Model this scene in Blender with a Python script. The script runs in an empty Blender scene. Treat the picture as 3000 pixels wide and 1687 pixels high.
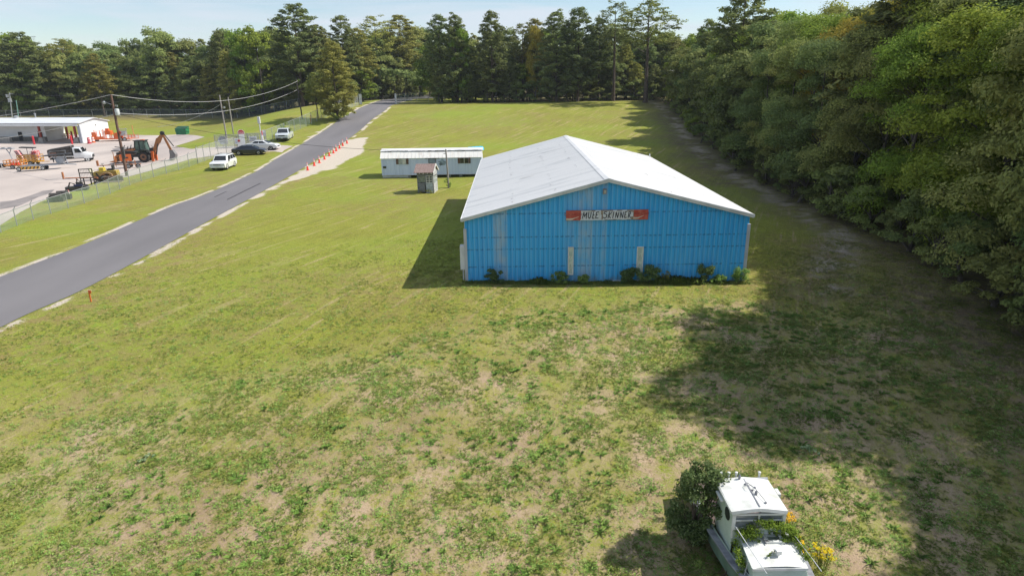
import bpy, bmesh, math, random
import numpy as np
from mathutils import Vector, Matrix
S = bpy.context.scene
COL = S.collection
rng = np.random.default_rng(7)
random.seed(7)
# ---------------------------------------------------------------- camera
F_PX, PITCH, ROLL, CAMH = 1877.0, 0.3159, -0.0145, 12.77
cp, sp, cr, sr = math.cos(PITCH), math.sin(PITCH), math.cos(ROLL), math.sin(ROLL)
FWD = np.array([0, cp, -sp]); UP0 = np.array([0, sp, cp]); R0 = np.array([1.0, 0, 0])
RGT = cr * R0 + sr * UP0; UPV = -sr * R0 + cr * UP0
cam = bpy.data.cameras.new('camera'); co = bpy.data.objects.new('camera', cam); COL.objects.link(co)
cam.sensor_width = 36.0; cam.lens = 36.0 * F_PX / 3000.0
cam.clip_start = 0.5; cam.clip_end = 3000
co.matrix_world = Matrix(((RGT[0], UPV[0], -FWD[0], 0), (RGT[1], UPV[1], -FWD[1], 0), (RGT[2], UPV[2], -FWD[2], CAMH), (0, 0, 0, 1)))
S.camera = co
# ---------------------------------------------------------------- sun, sky, exposure
SUN_EL, SUN_AZ = 47.5, 10.0          # azimuth counted from +X towards +Y
sd = Vector((math.cos(math.radians(SUN_EL)) * math.cos(math.radians(SUN_AZ)), math.cos(math.radians(SUN_EL)) * math.sin(math.radians(SUN_AZ)), math.sin(math.radians(SUN_EL))))
sl = bpy.data.lights.new('sun', 'SUN'); sl.energy = 4.6; sl.angle = math.radians(0.55); sl.color = (1.0, 0.95, 0.86)
so = bpy.data.objects.new('sun', sl); COL.objects.link(so); so.rotation_euler = sd.to_track_quat('Z', 'Y').to_euler()
W = bpy.data.worlds.new('World'); S.world = W; W.use_nodes = True
nt = W.node_tree; nt.nodes.clear()
out = nt.nodes.new('ShaderNodeOutputWorld'); bg = nt.nodes.new('ShaderNodeBackground')
sky = nt.nodes.new('ShaderNodeTexSky'); sky.sky_type = 'NISHITA'; sky.sun_disc = False
sky.sun_elevation = math.radians(SUN_EL); sky.sun_rotation = math.radians(90 - SUN_AZ)
sky.air_density = 1.0; sky.dust_density = 0.3; sky.ozone_density = 2.2; sky.altitude = 50
tc = nt.nodes.new('ShaderNodeTexCoord')
mp = nt.nodes.new('ShaderNodeMapping'); mp.inputs['Scale'].default_value = (1.6, 1.6, 11.0); mp.inputs['Rotation'].default_value = (0, math.radians(9), 0)
nz = nt.nodes.new('ShaderNodeTexNoise'); nz.inputs['Scale'].default_value = 1.7; nz.inputs['Detail'].default_value = 7; nz.inputs['Roughness'].default_value = 0.55; nz.inputs['Distortion'].default_value = 0.5
rp = nt.nodes.new('ShaderNodeValToRGB'); rp.color_ramp.elements[0].position = 0.42; rp.color_ramp.elements[1].position = 0.60
rp.color_ramp.elements[0].color = (0.03, 0.03, 0.03, 1); rp.color_ramp.elements[1].color = (0.85, 0.85, 0.85, 1)
mx = nt.nodes.new('ShaderNodeMix'); mx.data_type = 'RGBA'
mx.inputs['B'].default_value = (5.3, 5.8, 6.5, 1)
L = nt.links.new
L(tc.outputs['Generated'], mp.inputs['Vector']); L(mp.outputs[0], nz.inputs['Vector']); L(nz.outputs['Fac'], rp.inputs[0])
L(rp.outputs[0], mx.inputs['Factor']); L(sky.outputs[0], mx.inputs['A']); L(mx.outputs['Result'], bg.inputs['Color'])
bg.inputs['Strength'].default_value = 0.105
L(bg.outputs[0], out.inputs[0])
S.view_settings.view_transform = 'Standard'; S.view_settings.look = 'None'; S.view_settings.gamma = 1; S.view_settings.use_curve_mapping = False
S.view_settings.exposure = 0.42
S.render.engine = 'CYCLES'
S.cycles.max_bounces = 7; S.cycles.diffuse_bounces = 4; S.cycles.transparent_max_bounces = 12; S.cycles.transmission_bounces = 3
S.cycles.use_denoising = True

# ---------------------------------------------------------------- terrain
def sst(a, b, x):
    t = np.clip((np.asarray(x, float) - a) / (b - a), 0, 1); return t * t * (3 - 2 * t)
_ys = np.arange(-60, 900, 1.0)
def _prof(px, pz, k=9):
    z = np.interp(_ys, px, pz); ker = np.hanning(k * 2 + 1); ker /= ker.sum()
    return np.convolve(np.pad(z, k, mode='edge'), ker, 'valid')
_zf = _prof([-60, 10, 15, 37, 75, 100, 120, 139, 152, 177, 200, 400, 900], [-2.9, -2.7, -2.5, 0, 0, .7, 1.8, 3.1, 4.6, 6.1, 6.4, 6.8, 7])
_zl = _prof([-60, 150, 175, 200, 215, 260, 400, 900], [0, 0, .8, 2.0, 3.0, 5, 7, 7])
def tz(x, y):
    x = np.asarray(x, float); y = np.asarray(y, float)
    a = np.interp(y, _ys, _zf); b = np.interp(y, _ys, _zl)
    w = sst(-88, -52, x)
    a = np.where(y < 60, a * sst(-34, -20, x), a)
    t = -0.016 * (np.clip(x, -4, 17) - 6.1) * sst(24, 38, y) * (1 - sst(45, 75, y)) * sst(-8, -2, x) * (1 - sst(17, 24, x))
    return b * (1 - w) + a * w + t
def ray(px, py): return FWD + (px - 1500) / F_PX * RGT - (py - 843.5) / F_PX * UPV
def G(px, py, dz=0.0):
    """where the sight line through a photo point meets the terrain"""
    d = ray(px, py); t = 5.0
    for _ in range(4000):
        p = d * t
        h = CAMH + p[2] - float(tz(p[0], p[1])) - dz
        if h < 0.004 or t > 900: break
        t += max(0.02, h * 0.8)
    return Vector((p[0], p[1], float(tz(p[0], p[1])) + dz))
def AY(px, py, Y):
    d = ray(px, py); d = d * (Y / d[1]); return Vector((d[0], d[1], CAMH + d[2]))
def PX(x, y, z):
    d = np.array([x, y, z - CAMH]); w = d @ FWD
    return 1500 + F_PX * (d @ RGT) / w, 843.5 - F_PX * (d @ UPV) / w
def vnoise(x, y, s, seed=0):
    """smooth lattice noise in 0..1"""
    x = np.asarray(x, float) / s + 1000.3; y = np.asarray(y, float) / s + 1000.7
    T = np.random.default_rng(seed).random((512, 512))
    xi = np.floor(x).astype(int); yi = np.floor(y).astype(int); fx = x - xi; fy = y - yi
    fx = fx * fx * (3 - 2 * fx); fy = fy * fy * (3 - 2 * fy)
    a = T[xi % 512, yi % 512]; b = T[(xi + 1) % 512, yi % 512]; c = T[xi % 512, (yi + 1) % 512]; d = T[(xi + 1) % 512, (yi + 1) % 512]
    return (a * (1 - fx) + b * fx) * (1 - fy) + (c * (1 - fx) + d * fx) * fy
def fnoise(x, y, s, seed=0, o=3):
    v = 0; t = 0
    for i in range(o): v = v + vnoise(x, y, s / 2 ** i, seed + i) / 1.7 ** i; t += 1 / 1.7 ** i
    return v / t

# ---------------------------------------------------------------- materials
_M = {}
def mat(name, c1, c2=None, rough=0.7, scale=3.0, metal=0.0, bump=0.0, bscale=None, spec=0.5, alpha=1.0, stretch=None, thr=(0.35, 0.65), coat=0.0):
    if name in _M: return _M[name]
    m = bpy.data.materials.new(name); m.use_nodes = True; n = m.node_tree; b = n.nodes['Principled BSDF']
    b.inputs['Roughness'].default_value = rough; b.inputs['Metallic'].default_value = metal
    b.inputs['Specular IOR Level'].default_value = spec; b.inputs['Alpha'].default_value = alpha
    b.inputs['Coat Weight'].default_value = coat
    c2 = c2 or tuple(v * 0.8 for v in c1)
    t = n.nodes.new('ShaderNodeTexCoord'); q = n.nodes.new('ShaderNodeMapping'); n.links.new(t.outputs['Object'], q.inputs[0])
    if stretch: q.inputs['Scale'].default_value = stretch
    z = n.nodes.new('ShaderNodeTexNoise'); z.inputs['Scale'].default_value = scale; z.inputs['Detail'].default_value = 6
    n.links.new(q.outputs[0], z.inputs['Vector'])
    r = n.nodes.new('ShaderNodeValToRGB'); r.color_ramp.elements[0].position = thr[0]; r.color_ramp.elements[1].position = thr[1]
    r.color_ramp.elements[0].color = (*c1, 1); r.color_ramp.elements[1].color = (*c2, 1)
    n.links.new(z.outputs['Fac'], r.inputs[0]); n.links.new(r.outputs[0], b.inputs['Base Color'])
    if bump:
        z2 = n.nodes.new('ShaderNodeTexNoise'); z2.inputs['Scale'].default_value = bscale or scale * 4; z2.inputs['Detail'].default_value = 4
        n.links.new(q.outputs[0], z2.inputs['Vector'])
        u = n.nodes.new('ShaderNodeBump'); u.inputs['Strength'].default_value = bump; u.inputs['Distance'].default_value = 0.03
        n.links.new(z2.outputs['Fac'], u.inputs['Height']); n.links.new(u.outputs[0], b.inputs['Normal'])
    _M[name] = m; return m
def leafmat(name, cols, trans=0.38, rough=0.75, spec=0.10, upn=0.0):
    """foliage: per-leaf attribute 'rnd' and per-object random pick the green"""
    if name in _M: return _M[name]
    m = bpy.data.materials.new(name); m.use_nodes = True; n = m.node_tree; b = n.nodes['Principled BSDF']; o = n.nodes['Material Output']
    b.inputs['Roughness'].default_value = rough; b.inputs['Specular IOR Level'].default_value = spec
    a = n.nodes.new('ShaderNodeAttribute'); a.attribute_name = 'rnd'
    r = n.nodes.new('ShaderNodeValToRGB'); e = r.color_ramp.elements
    while len(e) < len(cols): e.new(0.5)
    for i, c in enumerate(cols): e[i].position = i / (len(cols) - 1); e[i].color = (*c, 1)
    n.links.new(a.outputs['Fac'], r.inputs[0])
    oi = n.nodes.new('ShaderNodeObjectInfo'); hs = n.nodes.new('ShaderNodeHueSaturation')
    mr = n.nodes.new('ShaderNodeMapRange'); mr.inputs['To Min'].default_value = 0.475; mr.inputs['To Max'].default_value = 0.515
    if upn: mr.inputs['To Min'].default_value = mr.inputs['To Max'].default_value = 0.5
    mv = n.nodes.new('ShaderNodeMapRange'); mv.inputs['To Min'].default_value = 1.2 if upn else 1.15; mv.inputs['To Max'].default_value = 1.2 if upn else 1.75
    n.links.new(oi.outputs['Random'], mr.inputs['Value']); n.links.new(mr.outputs[0], hs.inputs['Hue'])
    ml = n.nodes.new('ShaderNodeMath'); ml.operation = 'MULTIPLY'; ml.inputs[1].default_value = 7.13
    fr = n.nodes.new('ShaderNodeMath'); fr.operation = 'FRACT'
    n.links.new(oi.outputs['Random'], ml.inputs[0]); n.links.new(ml.outputs[0], fr.inputs[0]); n.links.new(fr.outputs[0], mv.inputs['Value']); n.links.new(mv.outputs[0], hs.inputs['Value'])
    n.links.new(r.outputs[0], hs.inputs['Color']); n.links.new(hs.outputs[0], b.inputs['Base Color'])
    t = n.nodes.new('ShaderNodeBsdfTranslucent'); n.links.new(hs.outputs[0], t.inputs['Color'])
    x = n.nodes.new('ShaderNodeMixShader'); x.inputs[0].default_value = trans
    n.links.new(b.outputs[0], x.inputs[1]); n.links.new(t.outputs[0], x.inputs[2]); n.links.new(x.outputs[0], o.inputs[0])
    if upn:      # short grass: blades shade with the lie of the turf
        ge = n.nodes.new('ShaderNodeNewGeometry'); va = n.nodes.new('ShaderNodeVectorMath'); va.operation = 'MULTIPLY_ADD'
        va.inputs[1].default_value = (1 - upn,) * 3; va.inputs[2].default_value = (0, 0, upn); vn = n.nodes.new('ShaderNodeVectorMath'); vn.operation = 'NORMALIZE'
        n.links.new(ge.outputs['Normal'], va.inputs[0]); n.links.new(va.outputs[0], vn.inputs[0]); n.links.new(vn.outputs[0], b.inputs['Normal']); n.links.new(vn.outputs[0], t.inputs['Normal'])
        x.inputs[0].default_value = 0.12
    _M[name] = m; return m

# ---------------------------------------------------------------- mesh helpers
def tag(o, label=None, cat=None, group=None, kind=None):
    if label: o['label'] = label
    if cat: o['category'] = cat
    if group: o['group'] = group
    if kind: o['kind'] = kind
    return o
def thing(name, label, cat, loc=(0, 0, 0), rz=0.0, group=None, sc=1.0):
    o = bpy.data.objects.new(name, None); COL.objects.link(o); o.location = loc; o.rotation_euler = (0, 0, rz); o.scale = (sc,) * 3
    o.empty_display_size = 0.3
    return tag(o, label, cat, group)
def npmesh(name, V, F, m, rnd=None, smooth=False):
    V = np.asarray(V, np.float32); F = np.asarray(F, np.int32); k = F.shape[1]
    me = bpy.data.meshes.new(name); me.vertices.add(len(V)); me.vertices.foreach_set('co', V.ravel())
    me.loops.add(F.size); me.loops.foreach_set('vertex_index', F.ravel())
    me.polygons.add(len(F)); me.polygons.foreach_set('loop_start', np.arange(0, F.size, k, dtype=np.int32)); me.polygons.foreach_set('loop_total', np.full(len(F), k, np.int32))
    me.update(calc_edges=True)
    if smooth: me.polygons.foreach_set('use_smooth', np.ones(len(F), bool))
    if rnd is not None:
        at = me.attributes.new('rnd', 'FLOAT', 'FACE'); at.data.foreach_set('value', np.asarray(rnd, np.float32))
    me.materials.append(m); return me
def link(name, me, parent=None, loc=None):
    o = bpy.data.objects.new(name, me); COL.objects.link(o)
    if parent: o.parent = parent
    if loc is not None: o.location = loc
    return o
class MB:
    """collects shapes, then links them as ONE mesh object"""
    def __init__(s): s.v = []; s.f = []
    def add(s, vs, fs):
        n = len(s.v); s.v += [tuple(v) for v in vs]; s.f += [tuple(i + n for i in f) for f in fs]; return s
    def box(s, c, d, rz=0, rx=0, ry=0, taper=1.0):
        R = Matrix.Rotation(rz, 3, 'Z') @ Matrix.Rotation(ry, 3, 'Y') @ Matrix.Rotation(rx, 3, 'X')
        vs = []
        for z in (-1, 1):
            t = taper if z > 0 else 1
            for x, y in ((-1, -1), (1, -1), (1, 1), (-1, 1)):
                vs.append(Vector(c) + R @ Vector((x * d[0] / 2 * t, y * d[1] / 2 * t, z * d[2] / 2)))
        return s.add(vs, [(3, 2, 1, 0), (4, 5, 6, 7), (0, 1, 5, 4), (1, 2, 6, 5), (2, 3, 7, 6), (3, 0, 4, 7)])
    def tube(s, pts, rad, seg=8, cap=True):
        pts = [Vector(p) for p in pts]; rad = rad if hasattr(rad, '__len__') else [rad] * len(pts)
        vs = []; fs = []; n = len(pts); prev = None
        for i, p in enumerate(pts):
            t = (pts[min(i + 1, n - 1)] - pts[max(i - 1, 0)]).normalized()
            a = prev if prev is not None else (Vector((0, 0, 1)) if abs(t.z) < 0.9 else Vector((1, 0, 0)))
            u = t.cross(a).normalized(); w = t.cross(u).normalized(); prev = a
            for k in range(seg):
                g = 2 * math.pi * k / seg; vs.append(p + (u * math.cos(g) + w * math.sin(g)) * rad[i])
        for i in range(n - 1):
            for k in range(seg):
                k2 = (k + 1) % seg; fs.append((i * seg + k, i * seg + k2, (i + 1) * seg + k2, (i + 1) * seg + k))
        if cap: fs += [tuple(range(seg))[::-1], tuple(range((n - 1) * seg, n * seg))]
        return s.add(vs, fs)
    def prism(s, poly, a, b, axis='y', taper=None):
        """poly in the plane across axis, extruded from a to b"""
        n = len(poly)
        def P(p, t): return {'y': (p[0], t, p[1]), 'x': (t, p[0], p[1]), 'z': (p[0], p[1], t)}[axis]
        q = taper(poly) if taper else poly
        vs = [P(p, a) for p in poly] + [P(p, b) for p in q]
        return s.add(vs, [tuple(range(n)), tuple(range(n, 2 * n))[::-1]] + [(i, i + n, (i + 1) % n + n, (i + 1) % n) for i in range(n)])
    def hexa(s, vs): return s.add(vs, [(3, 2, 1, 0), (4, 5, 6, 7), (0, 1, 5, 4), (1, 2, 6, 5), (2, 3, 7, 6), (3, 0, 4, 7)])
    def lathe(s, prof, c=(0, 0, 0), seg=16, axis='z'):
        vs = []; fs = []
        for r, z in prof:
            for k in range(seg):
                g = 2 * math.pi * k / seg; p = (r * math.cos(g), r * math.sin(g), z)
                if axis == 'y': p = (p[0], p[2], p[1])
                if axis == 'x': p = (p[2], p[0], p[1])
                vs.append((p[0] + c[0], p[1] + c[1], p[2] + c[2]))
        for i in range(len(prof) - 1):
            for k in range(seg):
                k2 = (k + 1) % seg; fs.append((i * seg + k, i * seg + k2, (i + 1) * seg + k2, (i + 1) * seg + k))
        n = len(prof); fs += [tuple(range(seg))[::-1], tuple(range((n - 1) * seg, n * seg))]
        return s.add(vs, fs)
    def build(s, name, m, parent=None, smooth=False, bevel=0.0, xf=None):
        me = bpy.data.meshes.new(name)
        v = s.v if xf is None else [xf @ Vector(p) for p in s.v]
        me.from_pydata(v, [], s.f)
        bm = bmesh.new(); bm.from_mesh(me)
        bmesh.ops.recalc_face_normals(bm, faces=bm.faces)
        if bevel: bmesh.ops.bevel(bm, geom=list(bm.edges), offset=bevel, segments=2, profile=0.6, affect='EDGES', clamp_overlap=True)
        bm.to_mesh(me); bm.free()
        if smooth:
            for p in me.polygons: p.use_smooth = True
            try: me.set_sharp_from_angle(angle=math.radians(38))
            except Exception: pass
        me.materials.append(m)
        return link(name, me, parent)
def copy_tree(o, parent=None):
    c = o.copy(); COL.objects.link(c)
    if parent: c.parent = parent; c.matrix_parent_inverse = o.matrix_parent_inverse
    for ch in [x for x in o.children]: copy_tree(ch, c)
    return c
# ================================================================ SETTING: ground, road, yard
def ptline(pts, n=6):
    """dense polyline through ground points"""
    P = [np.array(p[:2]) for p in pts]; o = []
    for i in range(len(P) - 1):
        p0 = P[max(i - 1, 0)]; p1 = P[i]; p2 = P[i + 1]; p3 = P[min(i + 2, len(P) - 1)]
        for k in range(n):
            t = k / n; o.append(0.5 * ((2 * p1) + (p2 - p0) * t + (2 * p0 - 5 * p1 + 4 * p2 - p3) * t * t + (3 * p1 - p0 - 3 * p2 + p3) * t ** 3))
    o.append(P[-1]); return np.array(o)
LPX = [(0, 812), (256, 712), (501, 606), (600, 571), (745, 506), (803, 470), (852, 442), (886, 422), (957, 378.6), (1017, 338), (1064, 313), (1094, 302)]
RPX = [(0, 961), (256, 843), (501, 710), (600, 654), (739, 578.6), (861, 509), (939, 460), (1017.6, 410.5), (1075.6, 364), (1122, 329), (1151, 307.5)]
roadL = ptline([(-36.5, 5), (-36.2, 24)] + [G(*p) for p in LPX] + [G(1125, 292.5), G(1180, 286), G(1250, 281), (20, 262)], 8)
roadR = ptline([(-27.5, 5), (-28.2, 20)] + [G(*p) for p in RPX] + [G(1172, 300), G(1205, 294), G(1258, 289), (22, 240)], 8)
def inpoly(x, y, P):
    x = np.asarray(x, float); y = np.asarray(y, float); r = np.zeros(x.shape, bool); n = len(P)
    for i in range(n):
        x1, y1 = P[i][:2]; x2, y2 = P[(i + 1) % n][:2]
        c = ((y1 > y) != (y2 > y)) & (x < (x2 - x1) * (y - y1) / (y2 - y1 + 1e-12) + x1); r ^= c
    return r
def dline(x, y, P):
    """distance to a polyline"""
    x = np.asarray(x, float); y = np.asarray(y, float); d = np.full(x.shape, 1e9)
    for i in range(len(P) - 1):
        a = P[i]; b = P[i + 1]; ab = (b[0] - a[0], b[1] - a[1]); L2 = ab[0] ** 2 + ab[1] ** 2 + 1e-9
        t = np.clip(((x - a[0]) * ab[0] + (y - a[1]) * ab[1]) / L2, 0, 1)
        d = np.minimum(d, np.hypot(x - a[0] - t * ab[0], y - a[1] - t * ab[1]))
    return d
roadpoly = np.vstack([roadL, roadR[::-1]])
YARD = [(-10, 560), (-10, 668), (60, 622), (118, 592), (205, 560), (289, 530), (373, 519), (401, 490), (468, 480), (560, 466), (640, 455), (690, 446), (740, 446), (802, 444), (826, 447), (834, 440)]
YARD2 = [(858, 428.5), (842, 427), (779, 423), (640, 431), (560, 437), (447, 443), (513, 429), (553, 417), (600, 402), (560, 396), (520, 394), (380, 396), (330, 397)]
yardpoly = [G(*p) for p in YARD] + [G(*p) for p in YARD2] + [Vector((-125, 172, 0)), Vector((-230, 165, 0)), Vector((-230, 60, 0))]
yp2 = np.array([p[:2] for p in yardpoly])
# gravel shoulder by the cones
SHOULD = [(733, 584), (760, 566), (815, 538), (870, 508), (925, 474), (975, 445), (1010, 418), (1040, 405), (1078, 403), (1072, 416), (1062, 430), (1066, 440), (1052, 453), (1008, 474), (974, 496), (940, 503), (892, 520), (848, 532), (790, 558), (745, 588)]
shp = np.array([G(*p)[:2] for p in SHOULD])
def ground_masks(x, y):
    """R bare dirt, G pale sand, B lushness;  R2 shade-side litter, G2 grey soil, B2 dry straw"""
    n1 = fnoise(x, y, 6, 11); n2 = fnoise(x, y, 2.2, 21); n3 = fnoise(x, y, 14, 31); n4 = fnoise(x, y, 0.9, 41, 2)
    # near-field bare earth south of the barn
    dirt = 1 - sst(29.5, 37, y - np.minimum(x, 2) * .38 + (n1 - .5) * 7 + (n3 - .5) * 5)
    dirt = dirt * (0.35 + 0.65 * sst(.32, .62, n1 * 0.5 + n2 * 0.5))
    red = np.exp(-(((x - 8.5) / 5.5) ** 2 + ((y - 34.3) / 2.6) ** 2)) * 0.75
    wl = dline(x, y, roadL); wr = dline(x, y, roadR); inr = inpoly(x, y, roadpoly)
    dr = np.where(inr, 0, np.minimum(wl, wr))
    sand = np.where(~inr & (wl < wr), np.exp(-((dr - 0.25) / 0.42) ** 2) * sst(.2, .5, n2), 0)
    sand = np.maximum(sand, np.where(~inr & (wr <= wl), np.exp(-((dr - 0.3) / 0.5) ** 2) * sst(.3, .6, n2) * 0.95, 0))
    sand = np.maximum(sand, np.where(~inr & (wl < wr) & (y > 128), np.exp(-(dr / 1.5) ** 2) * sst(.45, .6, n2), 0))
    ins = inpoly(x, y, shp); ds = dline(x, y, np.vstack([shp, shp[:1]]))
    ms = np.clip(.5 + np.where(ins, ds, -ds) / 1.4 + (n2 - .5) * .9 + (n4 - .5) * .7, 0, 1)
    sand = np.maximum(sand, np.where(~inr, ms, 0))
    verge = np.where(~inr & (wr <= wl), np.exp(-((dr - 1.8) / 1.6) ** 2), 0) * 0.8 * (y < 110)
    # worn track between barn and wood
    tr = dline(x, y, TRACK)
    pale = np.exp(-(tr / 1.4) ** 2) * sst(.43, .60, n2 * .6 + n4 * .4)
    litter = 1 - sst(1.0, 9.0, (WOODX(y) - x) + (n1 - .5) * 7)
    litter = np.maximum(litter, np.exp(-(tr / 2.6) ** 2) * .8)
    back = sst(186, 192, y + (n1 - .5) * 3) * (x > -20)
    back = back * ~((x < -4) & (y < 240) & (x > -60))
    litter = np.maximum(litter, back)
    litter = np.maximum(litter, sst(196, 212, y + (n1 - .5) * 10 - (x + 90) * -0.12) * (x < -45) * 0.8)
    litter = np.maximum(litter, sst(211, 216, y - 26 * ((x > -70) & (x < -5))))
    lush = sst(.35, .75, n3)
    lush = np.maximum(lush, np.exp(-(((x - 3.5) / 4) ** 2 + ((y - 37.2) / 1.4) ** 2)))
    dry = sst(.45, .7, fnoise(x, y, 9, 51)) * .6
    dry = np.maximum(dry, np.exp(-(((x + 5) / 16) ** 2 + ((y - 140) / 10) ** 2)) * sst(.4, .6, n2) * .8)
    fb = dline(x, y, np.array([(-235, 214), (-140, 212), (-112, 209), (-90, 204), (-75, 198)])); dry = np.maximum(dry, np.exp(-(fb / 9) ** 2) * sst(.25, .5, n1))
    litter = np.maximum(litter, np.exp(-(fb / 4.5) ** 2) * .8)
    dry = np.maximum(dry, np.exp(-(((x + 68) / 28) ** 2 + ((y - 190) / 14) ** 2)) * .9)
    return np.stack([np.clip(dirt + red * sst(.3, .6, n2), 0, 1), sand, lush], -1), np.stack([litter, pale, np.clip(dry + verge, 0, 1)], -1)
WEDGE = [(3000, 985), (2850, 870), (2700, 765), (2560, 695), (2450, 640), (2350, 598), (2240, 545), (2130, 488), (2060, 430), (1985, 340), (1925, 290), (1897, 275)]
_we = [G(*p) for p in WEDGE]
_wx = np.array([p.x for p in _we]); _wy = np.array([p.y for p in _we])
_o = np.argsort(_wy); _wx = _wx[_o]; _wy = _wy[_o]
def WOODX(y): return np.interp(y, np.r_[-50, 5, _wy], np.r_[24, 24, _wx])
TRACK = np.array([G(*p)[:2] for p in [(1880, 290), (1960, 330), (2010, 400), (2080, 470), (2180, 530), (2290, 590), (2400, 650), (2480, 700), (2440, 760), (2420, 850)]])
def axis_steps(lo, hi, fine_lo, fine_hi, fs, growth=1.12, mx=14):
    a = list(np.arange(fine_lo, fine_hi, fs)); s = fs; v = a[-1]
    while v < hi: s = min(s * growth, mx); v += s; a.append(v)
    s = fs; v = a[0]; b = []
    while v > lo: s = min(s * growth, mx); v -= s; b.append(v)
    return np.array(b[::-1] + a)
gx = axis_steps(-650, 650, -62, 36, 0.5); gy = axis_steps(-60, 880, 8, 118, 0.5, 1.02, 12)
XX, YY = np.meshgrid(gx, gy, indexing='ij'); ZZ = tz(XX, YY)
rough = (fnoise(XX, YY, 3.0, 77) - .5) * 0.10 * (dline(XX.ravel(), YY.ravel(), roadL).reshape(XX.shape) > 9.5) * (XX > -27) * (YY < 110)
onp = inpoly(XX, YY, np.vstack([roadpoly])) | inpoly(XX, YY, yp2)
ZZ = ZZ + rough * ~onp - 0.10 * inpoly(XX, YY, yp2) * 0
nx, ny = XX.shape
idx = np.arange(nx * ny).reshape(nx, ny)
Fq = np.stack([idx[:-1, :-1], idx[1:, :-1], idx[1:, 1:], idx[:-1, 1:]], -1).reshape(-1, 4)
def ground_material():
    m = bpy.data.materials.new('grass_ground'); m.use_nodes = True; n = m.node_tree; b = n.nodes['Principled BSDF']; b.inputs['Roughness'].default_value = 0.9; b.inputs['Specular IOR Level'].default_value = 0.15
    lk = n.links.new
    def N(t, **k):
        o = n.nodes.new(t)
        for a, v in k.items(): setattr(o, a, v)
        return o
    tcx = N('ShaderNodeTexCoord')
    def noise(s, d=6, st=None, r=0.6):
        q = N('ShaderNodeMapping'); lk(tcx.outputs['Object'], q.inputs[0])
        if st: q.inputs['Scale'].default_value = st
        z = N('ShaderNodeTexNoise'); z.inputs['Scale'].default_value = s; z.inputs['Detail'].default_value = d; z.inputs['Roughness'].default_value = r
        lk(q.outputs[0], z.inputs['Vector']); return z.outputs['Fac']
    def ramp(f, a, bb):
        r = N('ShaderNodeMapRange'); r.inputs['From Min'].default_value = a; r.inputs['From Max'].default_value = bb; lk(f, r.inputs['Value']); return r.outputs[0]
    def mul(a, bb):
        r = N('ShaderNodeMath', operation='MULTIPLY')
        for i, v in enumerate((a, bb)):
            if isinstance(v, (int, float)): r.inputs[i].default_value = v
            else: lk(v, r.inputs[i])
        return r.outputs[0]
    def add(a, bb):
        r = N('ShaderNodeMath', operation='ADD')
        for i, v in enumerate((a, bb)):
            if isinstance(v, (int, float)): r.inputs[i].default_value = v
            else: lk(v, r.inputs[i])
        return r.outputs[0]
    def mix(f, a, bb):
        r = N('ShaderNodeMix', data_type='RGBA'); lk(f, r.inputs['Factor'])
        for k, v in (('A', a), ('B', bb)):
            if isinstance(v, tuple): r.inputs[k].default_value = (*v, 1)
            else: lk(v, r.inputs[k])
        return r.outputs['Result']
    A = N('ShaderNodeVertexColor', layer_name='m1'); B = N('ShaderNodeVertexColor', layer_name='m2')
    sa = N('ShaderNodeSeparateColor'); sb = N('ShaderNodeSeparateColor'); lk(A.outputs[0], sa.inputs[0]); lk(B.outputs[0], sb.inputs[0])
    fine = noise(9, 5, None, .7); mid = noise(1.1, 5); big = noise(.16, 4); 
    q0 = N('ShaderNodeMapping'); q0.inputs['Rotation'].default_value = (0, 0, math.radians(24)); lk(tcx.outputs['Object'], q0.inputs[0])
    q1 = N('ShaderNodeMapping'); q1.inputs['Scale'].default_value = (2.0, .10, 1); lk(q0.outputs[0], q1.inputs[0])
    zs = N('ShaderNodeTexNoise'); zs.inputs['Scale'].default_value = 1.0; zs.inputs['Detail'].default_value = 4; zs.inputs['Roughness'].default_value = .65; lk(q1.outputs[0], zs.inputs['Vector']); streak = zs.outputs['Fac']; tiny = noise(34, 3, None, .7)
    grass = mix(ramp(add(mul(big, .5), mul(mid, .5)), .38, .64), GC[0], GC[1])
    grass = mix(mul(ramp(fine, .45, .72), .75), grass, GC[2])
    grass = mix(mul(ramp(tiny, .56, .66), .35), grass, GC[3])
    grass = mix(mul(ramp(tiny, .44, .34), .45), grass, (.07, .085, .02))
    grass = mix(mul(ramp(streak, .57, .63), mul(ramp(fine, .36, .56), 1.0)), grass, GC[3])
    grass = mix(mul(ramp(streak, .44, .34), .5), grass, GC[2])
    grass = mix(mul(sa.outputs[2], .45), grass, GC[4])
    grass = mix(mul(sb.outputs[2], ramp(add(mid, mul(fine, .5)), .6, .9)), grass, GC[5])
    dn = add(mul(fine, .45), mul(mid, .55))
    dirtc = mix(ramp(tiny, .35, .7), GC[6], GC[7])
    dirtc = mix(ramp(big, .45, .65), dirtc, GC[8])
    c = mix(mul(sa.outputs[0], ramp(dn, .38, .58)), grass, dirtc)
    litc = mix(ramp(fine, .35, .68), GC[9], GC[10])
    c = mix(mul(sb.outputs[0], ramp(dn, .3, .56)), c, litc)
    c = mix(mul(sb.outputs[1], ramp(dn, .36, .55)), c, GC[11])
    c = mix(ramp(add(sa.outputs[1], mul(add(fine, -.5), .9)), .35, .6), c, mix(ramp(tiny, .3, .7), GC[12], GC[13]))
    lk(c, b.inputs['Base Color'])
    u = N('ShaderNodeBump'); u.inputs['Strength'].default_value = .9; u.inputs['Distance'].default_value = .09
    hh = add(mul(fine, .7), mul(tiny, .35)); hh = add(hh, mul(mid, .8)); lk(hh, u.inputs['Height']); lk(u.outputs[0], b.inputs['Normal'])
    return m
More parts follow.
